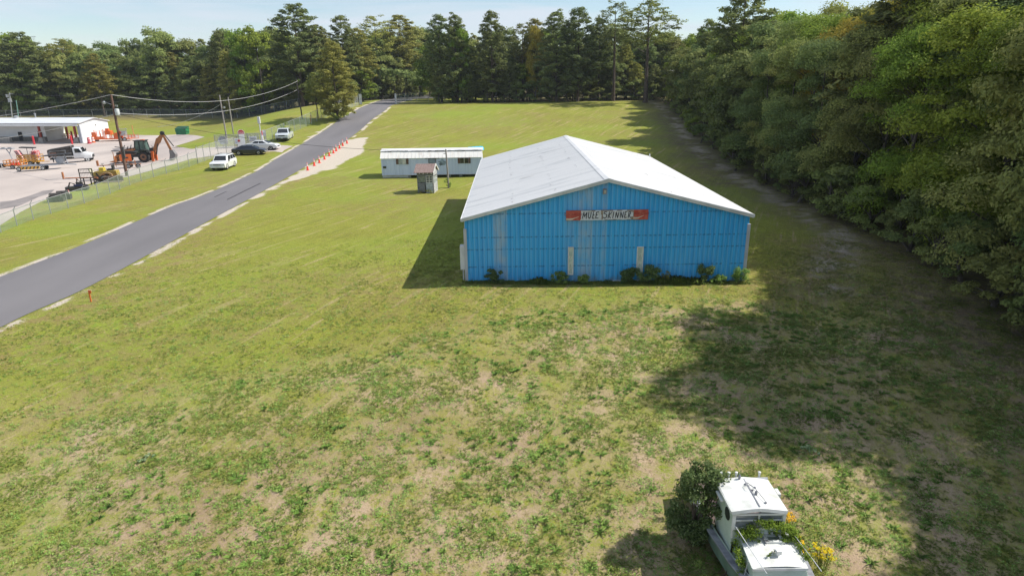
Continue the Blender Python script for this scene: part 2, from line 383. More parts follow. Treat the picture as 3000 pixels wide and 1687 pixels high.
GC = [(.262, .282, .038), (.215, .215, .036), (.115, .125, .026), (.38, .29, .16), (.20, .29, .030), (.24, .18, .075),
      (.50, .37, .255), (.37, .27, .18), (.33, .235, .155), (.17, .125, .08), (.10, .085, .055), (.40, .34, .28), (.58, .52, .44), (.42, .36, .29)]
gme = npmesh('ground', np.stack([XX, YY, ZZ], -1).reshape(-1, 3), Fq, ground_material(), smooth=True)
m1, m2 = ground_masks(XX.ravel(), YY.ravel())
for nm, mm in (('m1', m1), ('m2', m2)):
    a = gme.color_attributes.new(nm, 'FLOAT_COLOR', 'POINT'); a.data.foreach_set('color', np.c_[mm, np.ones(len(mm))].astype(np.float32).ravel())
tag(link('ground', gme), kind='structure', label='grassy field with bare earth and mown rows sloping up to the woods')
# road strip
def strip(Lp, Rp, k, lift):
    n = min(len(Lp), len(Rp)); a = []
    def res(P, n):
        d = np.r_[0, np.cumsum(np.hypot(*np.diff(P, axis=0).T))]; t = np.linspace(0, d[-1], n); return np.c_[np.interp(t, d, P[:, 0]), np.interp(t, d, P[:, 1])]
    N_ = 420; A = res(Lp, N_); B = res(Rp, N_)
    V = []
    for j in range(k + 1):
        t = j / k; p = A * (1 - t) + B * t; crown = 0.05 * (1 - (2 * t - 1) ** 2)
        V.append(np.c_[p, tz(p[:, 0], p[:, 1]) + lift + crown])
    V = np.stack(V, 1).reshape(-1, 3); idx = np.arange(N_ * (k + 1)).reshape(N_, k + 1)
    return V, np.stack([idx[:-1, :-1], idx[:-1, 1:], idx[1:, 1:], idx[1:, :-1]], -1).reshape(-1, 4)
V, Fr = strip(roadL, roadR, 8, 0.035)
asph = mat('road_asphalt', (.135, .128, .134), (.18, .17, .176), .82, .22, bump=.25, bscale=60, stretch=(1.0, .18, 1), thr=(.3, .7), spec=.3)
tag(link('road', npmesh('road', V, Fr, asph, smooth=True)), kind='structure', label='grey asphalt road climbing diagonally to the woods')
# yard sheet: grid cells inside the polygon with a clean polygon edge
def sheet(name, poly, m, lift, step=3.0):
    bm = bmesh.new(); vs = [bm.verts.new((p[0], p[1], 0)) for p in poly]; f = bm.faces.new(vs)
    bmesh.ops.triangulate(bm, faces=[f])
    xs = [p[0] for p in poly]; ys = [p[1] for p in poly]
    for ax, lo, hi in ((0, min(xs), max(xs)), (1, min(ys), max(ys))):
        v = lo + step
        while v < hi:
            co_ = Vector((v, 0, 0)) if ax == 0 else Vector((0, v, 0)); no = Vector((1, 0, 0)) if ax == 0 else Vector((0, 1, 0))
            bmesh.ops.bisect_plane(bm, geom=bm.verts[:] + bm.edges[:] + bm.faces[:], plane_co=co_, plane_no=no); v += step
    for v in bm.verts: v.co.z = float(tz(v.co.x, v.co.y)) + lift
    bmesh.ops.recalc_face_normals(bm, faces=bm.faces)
    me = bpy.data.meshes.new(name); bm.to_mesh(me); bm.free()
    if me.polygons and me.polygons[0].normal.z < 0: me.flip_normals()
    me.materials.append(m); return link(name, me)
ym = mat('yard_pavement', (.49, .425, .385), (.37, .32, .295), .9, .09, bump=.2, bscale=25, stretch=(1, .6, 1), thr=(.38, .64), spec=.2)
tag(sheet('yard_pavement', yardpoly, ym, 0.02), kind='structure', label='pale worn pavement of the equipment yard')
# darker tyre marks / wet streaks on the yard and skid marks on the road are thin overlays
def patch(name, pts, m, lift, label):
    o = sheet(name, [G(*p) for p in pts], m, lift, 1.5); return tag(o, kind='structure', label=label)
dk = mat('damp_pavement', (.17, .15, .145), (.26, .23, .22), .85, .6, stretch=(1, .5, 1))
for i, pts in enumerate([[(0, 592), (40, 588), (92, 573), (130, 570), (96, 586), (50, 606), (0, 614)], [(328, 437), (352, 433), (395, 431), (372, 439), (335, 442)], [(85, 575), (125, 560), (160, 556), (150, 566), (100, 582)]]):
    patch('stain', pts, dk, 0.028, 'dark damp stain on the pale yard pavement')
skm = mat('tyre_mark', (.045, .04, .045), (.07, .065, .07), .8, 2)
for pts in [[(665, 586), (715, 561), (763, 538), (764, 540), (716, 563.5), (666, 588.5)], [(628, 579), (664, 562), (664.5, 563.5), (629, 580.5)]]:
    patch('tyre_mark', pts, skm, 0.095, 'dark tyre mark along the asphalt road')
lnm = mat('faded_line', (.55, .5, .47), (.42, .38, .36), .9, 2)
for pts in [[(262, 455), (291, 454.5), (291, 456), (262, 456.5)], [(240, 459), (262, 458.5), (262, 460), (240, 460.5)], [(345, 457), (385, 456), (385, 457.5), (345, 458.5)]]:
    patch('painted_line', pts, lnm, 0.03, 'faded white line on the yard pavement')
# ================================================================ TREES
bark = mat('bark', (.11, .080, .062), (.06, .046, .036), .95, 4, bump=.5, stretch=(1, 1, .3))
barkg = mat('grey_bark', (.11, .095, .08), (.065, .055, .047), .95, 3, bump=.4, stretch=(1, 1, .3))
LM = dict(
    oak=leafmat('oak_leaves', [(.12, .145, .048), (.16, .19, .058), (.20, .225, .068), (.27, .28, .09)]),
    dark=leafmat('dark_leaves', [(.085, .115, .042), (.115, .15, .05), (.15, .185, .06), (.20, .23, .075)]),
    yellow=leafmat('yellow_leaves', [(.16, .17, .03), (.24, .22, .035), (.30, .25, .04), (.12, .15, .03)]),
    bright=leafmat('bright_leaves', [(.10, .15, .025), (.14, .20, .03), (.18, .24, .035), (.22, .26, .05)]),
    pine=leafmat('pine_needles', [(.13, .15, .042), (.18, .195, .05), (.23, .235, .058), (.29, .28, .075)]),
    pined=leafmat('dark_pine_needles', [(.090, .115, .045), (.12, .145, .052), (.155, .18, .06), (.20, .215, .072)]))
def rot_quads(C, size, asp, g, up=0.35, tri=False, D=None):
    n = len(C)
    nrm = g.normal(size=(n, 3))
    if D is None: nrm[:, 2] = np.abs(nrm[:, 2]) + up
    else: nrm = nrm * .42 + D + np.array([0, 0, .30])
    nrm = nrm + 1e-6; nrm /= np.linalg.norm(nrm, axis=1)[:, None]
    t = g.normal(size=(n, 3)); u = np.cross(nrm, t); u /= np.linalg.norm(u, axis=1)[:, None]; w = np.cross(nrm, u)
    s = size * (0.65 + 0.7 * g.random(n))[:, None]
    if tri: V = np.stack([C - u * s * asp, C + u * s * asp, C + w * s * 2], 1); k = 3
    else: V = np.stack([C - w * s, C + u * s * asp, C + w * s, C - u * s * asp], 1); k = 4
    return V.reshape(-1, 3), np.arange(n * k).reshape(n, k)
def crown_broad(g, H, R, base, nb, nl, leaf):
    """blobs along limbs; returns blob centres and leaf quads"""
    bc = []; br = []
    for i in range(nb):
        h = g.random() ** 0.8; z = base + (H - base) * h
        prof = math.sin(math.pi * min(max(0.10 + 0.82 * h, 0), 1)) ** 0.55
        a = g.random() * 2 * math.pi; rr = R * prof * (0.45 + 0.6 * g.random())
        bc.append((rr * math.cos(a), rr * math.sin(a), z)); br.append(R * (0.20 + 0.20 * g.random()))
    bc.append((0, 0, H - R * .3)); br.append(R * .33)
    bc = np.array(bc); br = np.array(br); per = (nl * br ** 2 / (br ** 2).sum()).astype(int); P = []; RN = []; DD_ = []
    for c, r, k in zip(bc, br, per):
        d = g.normal(size=(k, 3)); d /= np.linalg.norm(d, axis=1)[:, None]; d[:, 2] = np.where(d[:, 2] < -0.3, -d[:, 2] * 0.5, d[:, 2])
        q = r * (0.55 + 0.5 * g.random(k) ** .6)
        wob = 1 + 0.28 * np.sin(d[:, 0] * 5 + c[0]) * np.cos(d[:, 1] * 6 + c[1])
        DD_.append(d * .8 + .25 * c * np.array([1, 1, 0]) / max(R, .1)); P.append(c + d * (q * wob)[:, None] * np.array([1, 1, .78])); RN.append(np.clip(g.normal(.45, .2, k) + g.normal(0, .13), 0, 1))
    P = np.vstack(P); V, F = rot_quads(P, leaf, .55, g, D=np.vstack(DD_))
    return bc, br, V, F, np.concatenate(RN)
def trunk_mesh(name, g, H, bc, r0, m, straight=False):
    b = MB(); top = H * .86; pts = []; x = y = 0
    for i in range(7):
        t = i / 6; pts.append((x, y, t * top - .3)); x += g.normal() * (.02 if straight else .16); y += g.normal() * (.02 if straight else .16)
    b.tube(pts, [r0 * (1 - .85 * i / 6) * (1.25 if i == 0 else 1) for i in range(7)], 7)
    for c in bc:
        h0 = max(c[2] - (abs(c[0]) + abs(c[1])) * .55, H * .12); t = min(h0 / top, .95); k = min(int(t * 6), 5); f = t * 6 - k
        s = Vector(pts[k]).lerp(Vector(pts[k + 1]), f); e = Vector(c); mdl = s.lerp(e, .5) + Vector((0, 0, .25))
        b.tube([s, mdl, e], [r0 * (1 - t) * .45 + .02, r0 * .2 * (1 - t) + .02, .015], 4, cap=False)
    o = b.build(name, m, smooth=True); me = o.data; bpy.data.objects.remove(o); return me
def make_broad(seed, H, R, base, nb, nl, leaf, mkey):
    g = np.random.default_rng(seed); bc, br, V, F, rn = crown_broad(g, H, R, base, nb, nl, leaf)
    return dict(H=H, R=R, crown={k: npmesh('crown', V, F, LM[k], rn) for k in mkey}, trunk=trunk_mesh('trunk', g, H, bc[:26], .12 + H * .011, barkg))
def make_pine(seed, H, R, base, nbr, leaf, mkey, dens=34, conic=1.0):
    g = np.random.default_rng(seed); C = []; bc = []
    for i in range(nbr):
        h = ((i + g.random()) / nbr); z = base + (H - base) * h
        prof = (1 - h ** (2.1 / conic)) ** .75 * min(1, .5 + h * 2.0); a = i * 2.4 + g.normal() * .5
        L_ = R * prof * (.6 + .5 * g.random()) + .35; droop = .12 * L_ + .02 * L_ * L_
        tip = np.array([L_ * math.cos(a), L_ * math.sin(a), z + L_ * (.30 * h - .05)])
        if g.random() < .7: bc.append(tip)
        k = max(1, int(L_ / .85))
        for j in range(k):
            t = .35 + .65 * (j + 1) / k; p = np.array([tip[0] * t, tip[1] * t, z + (tip[2] - z) * t]) + g.normal(size=3) * .24
            C.append((*p, .50 + .45 * g.random()))
    C.append((0, 0, H - .2, .6)); C.append((.3, .2, H - .7, .7)); C.append((-.3, .1, H - .9, .7)); C = np.array(C); P = []; RN = []; N3 = []
    for c in C:
        d = g.normal(size=(dens, 3)); d[:, 2] += .35; d /= np.linalg.norm(d, axis=1)[:, None]
        N3.append(d * .8 + .25 * np.array([c[0], c[1], 0]) / R); P.append(c[:3] + d * c[3] * (.25 + .8 * g.random(dens))[:, None] * np.array([1.15, 1.15, .7])); RN.append(np.clip(g.normal(.45, .2, dens) + g.normal(0, .14), 0, 1))
    P = np.vstack(P); V, F = rot_quads(P, leaf, .34, g, .2, D=np.vstack(N3))
    return dict(H=H, R=R, crown={k: npmesh('crown', V, F, LM[k], np.concatenate(RN)) for k in mkey}, trunk=trunk_mesh('trunk', g, H * 1.1, np.array(bc)[::2], .10 + H * .0085, bark, True))
BN = [make_broad(100 + i, 19, 5.4, .2, 58, 46000, .125, ('oak', 'dark', 'yellow', 'bright')) for i in range(4)]     # near wood, leaves to the ground
BF = [make_broad(200 + i, 18, 5.2, 1.2, 44, 13000, .26, ('oak', 'dark', 'yellow', 'bright')) for i in range(3)]       # far broadleaf
PF = [make_pine(300 + i, 26, [5.0, 5.9, 5.3, 6.0][i], [9, 5, 10, 7][i], [92, 118, 84, 104][i], .30, ('pine', 'pined'), 40, [1, .9, 1.2, 1.0][i]) for i in range(4)]
PT = make_pine(320, 26, 4.6, 15, 46, .26, ('pine', 'pined'), 30, 1.0)            # thin see-through pine
PL = make_pine(330, 26, 6.8, 2.0, 150, .30, ('pine', 'pined'), 40, 1.4)            # full pine with low boughs
ntree = 0
REG = []
BAND = [(200, 'above the white yard building'), (420, 'above the orange trailer'), (590, 'above the backhoe'), (760, 'above the light poles'), (930, 'left of the roadside pines'), (1100, 'above the roadside pines'), (1262, 'behind the road bend'), (1450, 'above the mobile home'), (1600, 'above the left barn slope'), (1750, 'behind the barn ridge'), (9999, 'at the right field corner')]
YBAND = [(16, 'beside the boat'), (30, 'along the near shade'), (45, 'beside the barn front'), (60, 'beside the middle barn'), (75, 'beside the barn rear'), (100, 'just past the barn'), (135, 'along the middle field'), (999, 'along the far field')]
def band(v, B): return [t for m_, t in B if v < m_][0]
ORDN = ['', 'second', 'third', 'fourth', 'fifth', 'sixth', 'seventh', 'eighth', 'ninth', 'tenth', 'eleventh', 'twelfth', 'thirteenth', 'fourteenth', 'fifteenth']
def relabel():
    D = {}
    for o, base, key, far in REG: D.setdefault((base, far), []).append((key, o))
    for (base, far), L_ in D.items():
        L_.sort(key=lambda t: t[0])
        for i, (k, o) in enumerate(L_):
            w = '' if len(L_) == 1 else ', ' + (('leftmost' if i == 0 else ORDN[i] + ' from left') if far else ('nearest' if i == 0 else ORDN[i] + ' nearest'))
            o['label'] = base + w
def tree(kind, name, label, group, x, y, h, mk, w=1.0, cat='tree', z=None, rz=None):
    global ntree; ntree += 1
    s = h / kind['H']; r = random.random() * 6.28 if rz is None else rz
    o = thing(name, label, cat, (x, y, float(tz(x, y)) if z is None else z), r, group); o.scale = (s * w, s * w, s)
    link('crown', kind['crown'][mk], o); link('trunk', kind['trunk'], o); return o
# --- notable pines and trees of the skyline:  photo x of the top, photo y of the top, distance, kind, leaves, width, label
NOTE = [
 (856, 16, 196, PF[1], 'pined', 1.15, 'tallest round-topped pine above the woods left of the road'),
 (925, 75, 200, PF[3], 'pined', 1.0, 'second pine leaning on the right shoulder of the tallest pine'),
 (996, 48, 206, PF[0], 'pined', .85, 'slim pine with a small round head right of the tallest pine'),
 (1040, 85, 210, PF[3], 'pine', .95, 'broad green pine below the slim round-headed pine'),
 (1095, 50, 232, PT, 'pine', 1.15, 'thin see-through pine above the bend of the road'),
 (1168, 48, 246, PF[2], 'pine', 1.25, 'full yellow-green pine with layered boughs above the bend of the road'),
 (1283, 46, 196, PF[0], 'pined', .85, 'left one of the twin pine heads beyond the far gate'),
 (1330, 45, 193, PL, 'pined', .85, 'large dark pine with low boughs beyond the far gate'),
 (1437, 37, 192, PF[1], 'pined', .8, 'pointed pine standing alone on the skyline behind the blue barn'),
 (1530, 72, 196, PT, 'pined', 1.0, 'thin pine beside the pointed pine on the skyline'),
 (1566, 58, 198, PF[0], 'pine', .8, 'pale-headed pine behind the dark conical pine'),
 (1632, 36, 190, PL, 'pined', .95, 'dark conical pine with open horizontal boughs at the field end'),
 (1697, 26, 189, PF[1], 'pined', .95, 'round-headed tall pine right of the dark conical pine'),
 (1758, 55, 194, PF[0], 'pined', .75, 'small-headed pine between the tall pines at the field end'),
 (1806, 11, 188, PT, 'pined', 1.15, 'bare-stemmed pine with a tufted crown at the corner of the field'),
 (1905, 3, 178, PT, 'pine', 1.5, 'wide thin-crowned pine at the far right corner of the field'),
 (2190, -28, 120, PF[1], 'pined', 1.0, 'pine rising out of the top of the right-hand wood'),
 (2080, 60, 150, PF[0], 'pined', .8, 'pine head just above the right-hand wood'),
 (2760, -160, 62, PF[3], 'pined', 1.1, 'dark pine towering over the right-hand wood near the frame edge'),
 (45, 98, 226, PF[1], 'pined', 1.2, 'broad pine at the left end of the skyline'),
 (175, 118, 232, PT, 'pine', 1.2, 'thin pale tree rising left of the gap in the skyline'),
 (455, 100, 226, BF[0], 'oak', .8, 'oak with an airy top on the left skyline'),
 (640, 92, 214, PF[0], 'pined', .8, 'narrow pine on the skyline above the light poles'),
 (655, 150, 204, PL, 'pine', .62, 'yellow-green pine hanging over the back fence behind the light poles'),
 (270, 160, 214, PF[2], 'pine', 1.0, 'brownish pine behind the yard building'),
 (745, 92, 205, BF[1], 'bright', .8, 'light green broadleaf tree on the skyline left of the tallest pine'),
 (700, 100, 208, BF[2], 'bright', .75, 'light green broadleaf tree beside the narrow skyline pine'),
 (1345, 82, 192, BF[1], 'bright', .5, 'yellow-green tree beside the large dark pine beyond the gate'),
 (1570, 88, 193, BF[2], 'yellow', .45, 'yellowish treetop between the pines at the field end'),
]
for (px_, py_, Y, kd, mk, w, lab) in NOTE:
    p = AY(px_, py_, Y); h = p.z - float(tz(p.x, Y))
    broad = kd in BF
    tree(kd, 'broadleaf_tree' if broad else 'pine_tree', lab, 'broadleaf trees of the wood' if broad else 'pines of the wood', p.x, Y, h, mk, w * (1.0 if broad else 1.34))
# bright pine by the roadside fence and its neighbour
b0 = G(990, 352); tp = AY(955, 122, b0.y)
tree(PL, 'pine_tree', 'bright green full pine standing by the fence above the road', 'roadside pines', b0.x, b0.y, tp.z - b0.z, 'pine', 1.32)
b1 = G(932, 346); tp = AY(945, 215, b1.y)
tree(PF[2], 'pine_tree', 'small pine with a dark trunk against the roadside fence', 'roadside pines', b1.x, b1.y, tp.z - b1.z, 'pine', 1.35)
# --- filled rows of the wood, behind the yard and at the end of the field
SK = [(-150, 110), (0, 112), (60, 106), (120, 124), (200, 130), (350, 132), (450, 112), (560, 124), (640, 104), (760, 104), (900, 95), (1000, 112), (1200, 98), (1400, 92), (1550, 95), (1750, 92), (1900, 100), (2000, 100)]
def skyy(px_): return np.interp(px_, [a for a, b in SK], [b for a, b in SK])
ZL = {True: {0: 'tree in the front row of the wood behind the yard fence', 1: 'tree in the middle of the wood behind the yard', 2: 'treetop at the back of the wood behind the yard'},
      False: {0: 'tree in the front row of the wood at the end of the field', 1: 'tree in the middle of the wood at the end of the field', 2: 'treetop at the back of the wood at the end of the field'}}
WORD = {'oak': 'grey-green broadleaf', 'dark': 'dark broadleaf', 'yellow': 'yellowing broadleaf', 'bright': 'light broadleaf', 'pine': 'yellow-green pine', 'pined': 'dark pine'}
def edgeY(px_): return np.interp(px_, [-300, 0, 370, 700, 860, 960, 1050, 1100, 1180, 1262, 1275, 1900, 2000], [222, 222, 221, 210, 203, 201, 206, 226, 244, 262, 191, 191, 190])
for row, (dy, step, hr) in enumerate([(3, 46, (.50, .70)), (10, 42, (.72, .88)), (20, 42, (.92, 1.03))]):
    x = -190 + row * 17
    while x < 1990:
        px_ = x + random.uniform(-14, 14); Y = float(edgeY(px_)) + dy + random.uniform(-2, 2)
        p = AY(px_, float(skyy(px_)), Y); z0 = float(tz(p.x, Y)); h = (p.z - z0) * random.uniform(*hr)
        if px_ < 1230: ks = [('oak', 3), ('dark', 3), ('pine', 2), ('pined', 2), ('bright', 1.3)]
        else: ks = [('pined', 4), ('pine', 2.4), ('dark', 2), ('oak', 1), ('bright', .5)]
        mk = random.choices([k for k, _ in ks], [w for _, w in ks])[0]
        pine = mk.startswith('pine')
        kd = random.choice([PL, PF[1], PF[2], PF[3], PL]) if pine else random.choice(BF)
        if row == 0 and pine: kd = PL
        lab = ['front-row ', 'middle-row ', 'back-row '][row] + WORD[mk] + ('' if pine else ' tree') + ' ' + band(px_, BAND)
        o = tree(kd, 'pine_tree' if pine else 'broadleaf_tree', lab, ('pines' if pine else 'broadleaf trees') + (' behind the yard' if px_ < 1000 else ' at the end of the field'), p.x, Y, h, mk, random.uniform(1.0, 1.35) if row < 2 else random.uniform(.9, 1.15))
        REG.append((o, lab, px_, True))
        x += step * random.uniform(.85, 1.15)
# --- right-hand wood
y = 4.0; i = 0
cols = [('oak', 5), ('dark', 3.2), ('bright', 2.0)]
def rh(y): return float(np.interp(y, [0, 30, 60, 100, 140, 180], [20, 20.5, 20, 18, 17, 16]))
for row, off, st in ((0, 3.6, 5.6), (1, 9.2, 6.2), (2, 15.5, 7.0), (3, 23, 8.5)):
    y = [2, 5, 8, 20][row]
    while y < 186:
        yy = y + random.uniform(-1.2, 1.2); x = float(WOODX(yy)) + off + random.uniform(-.8, .8)
        mk = random.choices([k for k, _ in cols], [w for _, w in cols])[0]
        if row >= 1 and 66 < yy < 82: mk = 'yellow'
        if row == 0 and 40 < yy < 45: mk = 'bright'
        h = rh(yy) * [.80, .98, 1.08, 1.15][row] * random.uniform(.93, 1.07)
        lab = WORD[mk] + ' tree ' + ['at the edge of', 'second row in', 'deep in', 'at the back of'][row] + ' the right wood ' + band(yy, YBAND)
        o = tree(random.choice(BN if yy < 95 and row < 3 else BF), 'broadleaf_tree', lab,
             'trees of the right-hand wood', x, yy, h, mk, random.uniform(.9, 1.15))
        REG.append((o, lab, yy, False))
        y += st * random.uniform(.85, 1.15) * (1.0 if y < 110 else 1.35)
for (x_, y_, h_, lb) in ((30.4, 30.0, 21.8, 'tall oak at the edge of the right wood, shading the near field'), (33.5, 36.0, 22.5, 'oak standing just behind the tall oak at the edge of the right wood')):
    tree(BN[0], 'broadleaf_tree', lb, 'trees of the right-hand wood', x_, y_, h_, 'oak', .85)
# low bushes along the wood edge
BS = [make_broad(400 + i, 4.0, 2.0, .2, 16, 5200, .10, ('dark', 'oak', 'bright')) for i in range(2)]
y = 6
while y < 186:
    yy = y + random.uniform(-.8, .8); x = float(WOODX(yy)) + random.uniform(-.2, 1.6)
    mk = random.choice(['dark', 'oak', 'dark', 'bright'] if yy > 70 else ['dark', 'dark', 'oak'])
    lab = WORD[mk].replace('broadleaf', 'leafy') + ' bush at the foot of the right wood ' + band(yy, YBAND)
    o = tree(random.choice(BS), 'bush', lab, 'bushes along the right-hand wood', x, yy, random.uniform(2.2, 4.6), mk, random.uniform(.9, 1.4), 'bush')
    REG.append((o, lab, yy, False))
    y += 3.4 * random.uniform(.8, 1.2) * (1 if y < 80 else 2.2)
# undergrowth under the back wood
px_ = -120
while px_ < 1960:
    Y = float(edgeY(px_)) + random.uniform(-.5, 2.5); p = AY(px_, 300, Y)
    if True:
        mk = random.choice(['dark', 'oak', 'dark'])
        lab = WORD[mk].replace('broadleaf', 'leafy') + ' bush under the front trees ' + band(px_, BAND)
        o = tree(random.choice(BS), 'bush', lab, 'bushes under the back wood', p.x, Y, random.uniform(2.5, 5.5), mk, random.uniform(1, 1.5), 'bush')
        REG.append((o, lab, px_, True))
    px_ += random.uniform(34, 62)
relabel()
print('TREES', ntree)
# far ridge of woodland that reads as one mass
g = np.random.default_rng(5); P = []
n = 130000; fx = g.uniform(-420, 330, n); fy = 226 + 340 * g.random(n) ** 1.5; top = np.where((fx > -62) & (fx < 20) & (fy < 262), 0, 1) * 8 + 4 + 5 * fnoise(fx, fy, 22, 91) + 4.5 * fnoise(fx, fy, 70, 95)
fz = tz(fx, fy) + top * (1 - .35 * g.random(n) ** 2)
V, F = rot_quads(np.c_[fx, fy, fz], .9, .6, g)
tag(link('distant_wood', npmesh('distant_wood', V, F, LM['dark'], g.random(n))), 'hazy mass of woodland on the low ridge behind the left skyline', 'woodland', kind='stuff')
# ================================================================ BLUE BARN
BX, BY, BW, BL, HE, HR = 6.157, 40.37, 18.3, 31.37, 4.33, 6.71
def blue_metal():
    m = bpy.data.materials.new('blue_paint'); m.use_nodes = True; n = m.node_tree; b = n.nodes['Principled BSDF']; lk = n.links.new
    b.inputs['Roughness'].default_value = .5
    t = n.nodes.new('ShaderNodeTexCoord'); s = n.nodes.new('ShaderNodeSeparateXYZ'); lk(t.outputs['Object'], s.inputs[0])
    def mapn(sc, scale, det=5):
        q = n.nodes.new('ShaderNodeMapping'); q.inputs['Scale'].default_value = sc; lk(t.outputs['Object'], q.inputs[0])
        z = n.nodes.new('ShaderNodeTexNoise'); z.inputs['Scale'].default_value = scale; z.inputs['Detail'].default_value = det; lk(q.outputs[0], z.inputs['Vector']); return z.outputs['Fac']
    def rng_(f, a, c):
        r = n.nodes.new('ShaderNodeMapRange'); r.inputs['From Min'].default_value = a; r.inputs['From Max'].default_value = c; lk(f, r.inputs['Value']); return r.outputs[0]
    def mth(op, a, c):
        r = n.nodes.new('ShaderNodeMath'); r.operation = op
        for i, v in enumerate((a, c)):
            if isinstance(v, (int, float)): r.inputs[i].default_value = v
            else: lk(v, r.inputs[i])
        return r.outputs[0]
    def mix(f, a, c):
        r = n.nodes.new('ShaderNodeMix'); r.data_type = 'RGBA'; lk(f, r.inputs['Factor'])
        for k, v in (('A', a), ('B', c)):
            if isinstance(v, tuple): r.inputs[k].default_value = (*v, 1)
            else: lk(v, r.inputs[k])
        return r.outputs['Result']
    base = mix(rng_(mapn((3.3, 1, .35), 1.0), .3, .7), (.045, .43, .80), (.03, .34, .72))
    base = mix(mth('MULTIPLY', rng_(mapn((1, 1, 1), .35, 3), .45, .7), .5), base, (.09, .42, .78))
    # chalky faded panels between given ribs
    fade = None
    for x0, x1, k in ((-7.30, -6.42, .62), (-1.83, -.93, .62), (-2.7, -1.85, .22), (-.3, -.02, .42), (-.9, -.32, .16)):
        w = mth('MULTIPLY', mth('MULTIPLY', mth('GREATER_THAN', s.outputs[0], x0), mth('LESS_THAN', s.outputs[0], x1)), k)
        fade = w if fade is None else mth('ADD', fade, w)
    fade = mth('MULTIPLY', fade, mth('ADD', .35, mth('MULTIPLY', rng_(mapn((1.4, 1, .9), 1.3), .35, .65), .9)))
    base = mix(fade, base, (.38, .47, .55))
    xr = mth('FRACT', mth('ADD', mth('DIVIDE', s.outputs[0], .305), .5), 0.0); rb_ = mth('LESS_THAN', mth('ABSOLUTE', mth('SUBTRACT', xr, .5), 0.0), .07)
    base = mix(mth('MULTIPLY', rb_, .55), base, (.20, .50, .80))     # rib highlights painted in as a lighter stripe along the crests
    # rows of rust-dark screw marks along the girts
    for zz in (1.05, 2.22, 3.02, 4.55):
        d = mth('ABSOLUTE', mth('SUBTRACT', s.outputs[2], zz), 0.0)
        row = mth('MULTIPLY', mth('LESS_THAN', d, .05), rng_(mapn((6.5, 1, .4), 1.0, 3), .42, .58)); base = mix(mth('MULTIPLY', row, .55), base, (.018, .09, .27))
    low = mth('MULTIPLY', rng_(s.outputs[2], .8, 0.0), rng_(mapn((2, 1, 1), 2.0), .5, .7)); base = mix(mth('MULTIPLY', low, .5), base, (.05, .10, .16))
    mud = mth('MULTIPLY', rng_(s.outputs[2], .35, -.02), rng_(mapn((1.2, 1, 1), 3.0), .35, .6)); base = mix(mth('MULTIPLY', mud, .6), base, (.22, .19, .15))
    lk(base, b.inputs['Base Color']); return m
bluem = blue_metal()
whiter = mat('white_roof_metal', (.62, .62, .62), (.47, .48, .49), .5, .5, stretch=(.22, 2.2, 1), thr=(.52, .74), spec=.4)
trimw = mat('white_trim', (.68, .68, .68), (.52, .53, .54), .55, 1.2)
barn = thing('metal_barn', 'long bright blue ribbed metal building with a white gable roof', 'building', (BX, BY, 0))
PITCHR = (HR - HE) / (BW / 2 + .12)
def rakez(x, drop=0.0): return HR - abs(x) * PITCHR - drop
def ribbed(name, u0, u1, sp, place, m, parent, depth=.035, rw=.055):
    """strip of ribbed sheet; place(u, out, end) gives the 3-D point at either end of the rib direction"""
    us = []; u = u0
    us.append((u0, 0))
    k = round((u1 - u0) / sp)
    for i in range(k):
        c = u0 + (i + .5) * (u1 - u0) / k
        us += [(c - rw, 0), (c - rw * .5, depth), (c + rw * .5, depth), (c + rw, 0)]
    us.append((u1, 0)); b = MB(); V = []
    for (u, o) in us: V += [place(u, o, 0), place(u, o, 1)]
    F = [(2 * i, 2 * i + 2, 2 * i + 3, 2 * i + 1) for i in range(len(us) - 1)]
    b.add(V, F); return b.build(name, m, parent)
hw = BW / 2
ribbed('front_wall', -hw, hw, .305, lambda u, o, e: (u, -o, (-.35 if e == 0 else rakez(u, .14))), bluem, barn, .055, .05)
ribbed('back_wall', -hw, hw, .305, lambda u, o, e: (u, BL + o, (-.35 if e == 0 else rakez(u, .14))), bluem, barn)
sidem = mat('pale_side_sheet', (.42, .44, .46), (.32, .34, .36), .6, 1, stretch=(1, 1, .3))
ribbed('side_wall', 0, BL, .305, lambda u, o, e: (-hw - o, u, (-.35 if e == 0 else rakez(hw, .14))), sidem, barn)
ribbed('side_wall', 0, BL, .305, lambda u, o, e: (hw + o, u, (-.35 if e == 0 else rakez(hw, .14))), sidem, barn)
for sgn in (-1, 1):
    r = ribbed('roof_slope', -.26, BL + .26, .305, lambda u, o, e: (sgn * (0.0 if e else hw + .12), u, (HR if e else HE) + o + .01), whiter, barn, .03, .05)
b = MB()
b.hexa([(-.28, -.28, HR - .04), (0, -.28, HR + .03), (0, BL + .28, HR + .03), (-.28, BL + .28, HR - .04), (-.28, -.28, HR - .02), (0, -.28, HR + .06), (0, BL + .28, HR + .06), (-.28, BL + .28, HR - .02)])
b.hexa([(0, -.28, HR + .03), (.28, -.28, HR - .04), (.28, BL + .28, HR - .04), (0, BL + .28, HR + .03), (0, -.28, HR + .06), (.28, -.28, HR - .02), (.28, BL + .28, HR - .02), (0, BL + .28, HR + .06)])
b.build('ridge_cap', whiter, barn)
for yy, nm in ((-.28, 'rake_trim'), (BL + .24, 'rake_trim')):
    for sgn in (-1, 1):
        b = MB(); x1 = sgn * (hw + .16)
        for (dz0, dz1, dy) in ((-.20, .0, 0), (-.085, .035, -.03)):
            b.hexa([(0, yy + dy, HR + dz0), (x1, yy + dy, HE - .01 + dz0), (x1, yy + .05, HE - .01 + dz0), (0, yy + .05, HR + dz0),
                    (0, yy + dy, HR + dz1), (x1, yy + dy, HE - .01 + dz1), (x1, yy + .05, HE - .01 + dz1), (0, yy + .05, HR + dz1)])
        b.build(nm, trimw, barn)
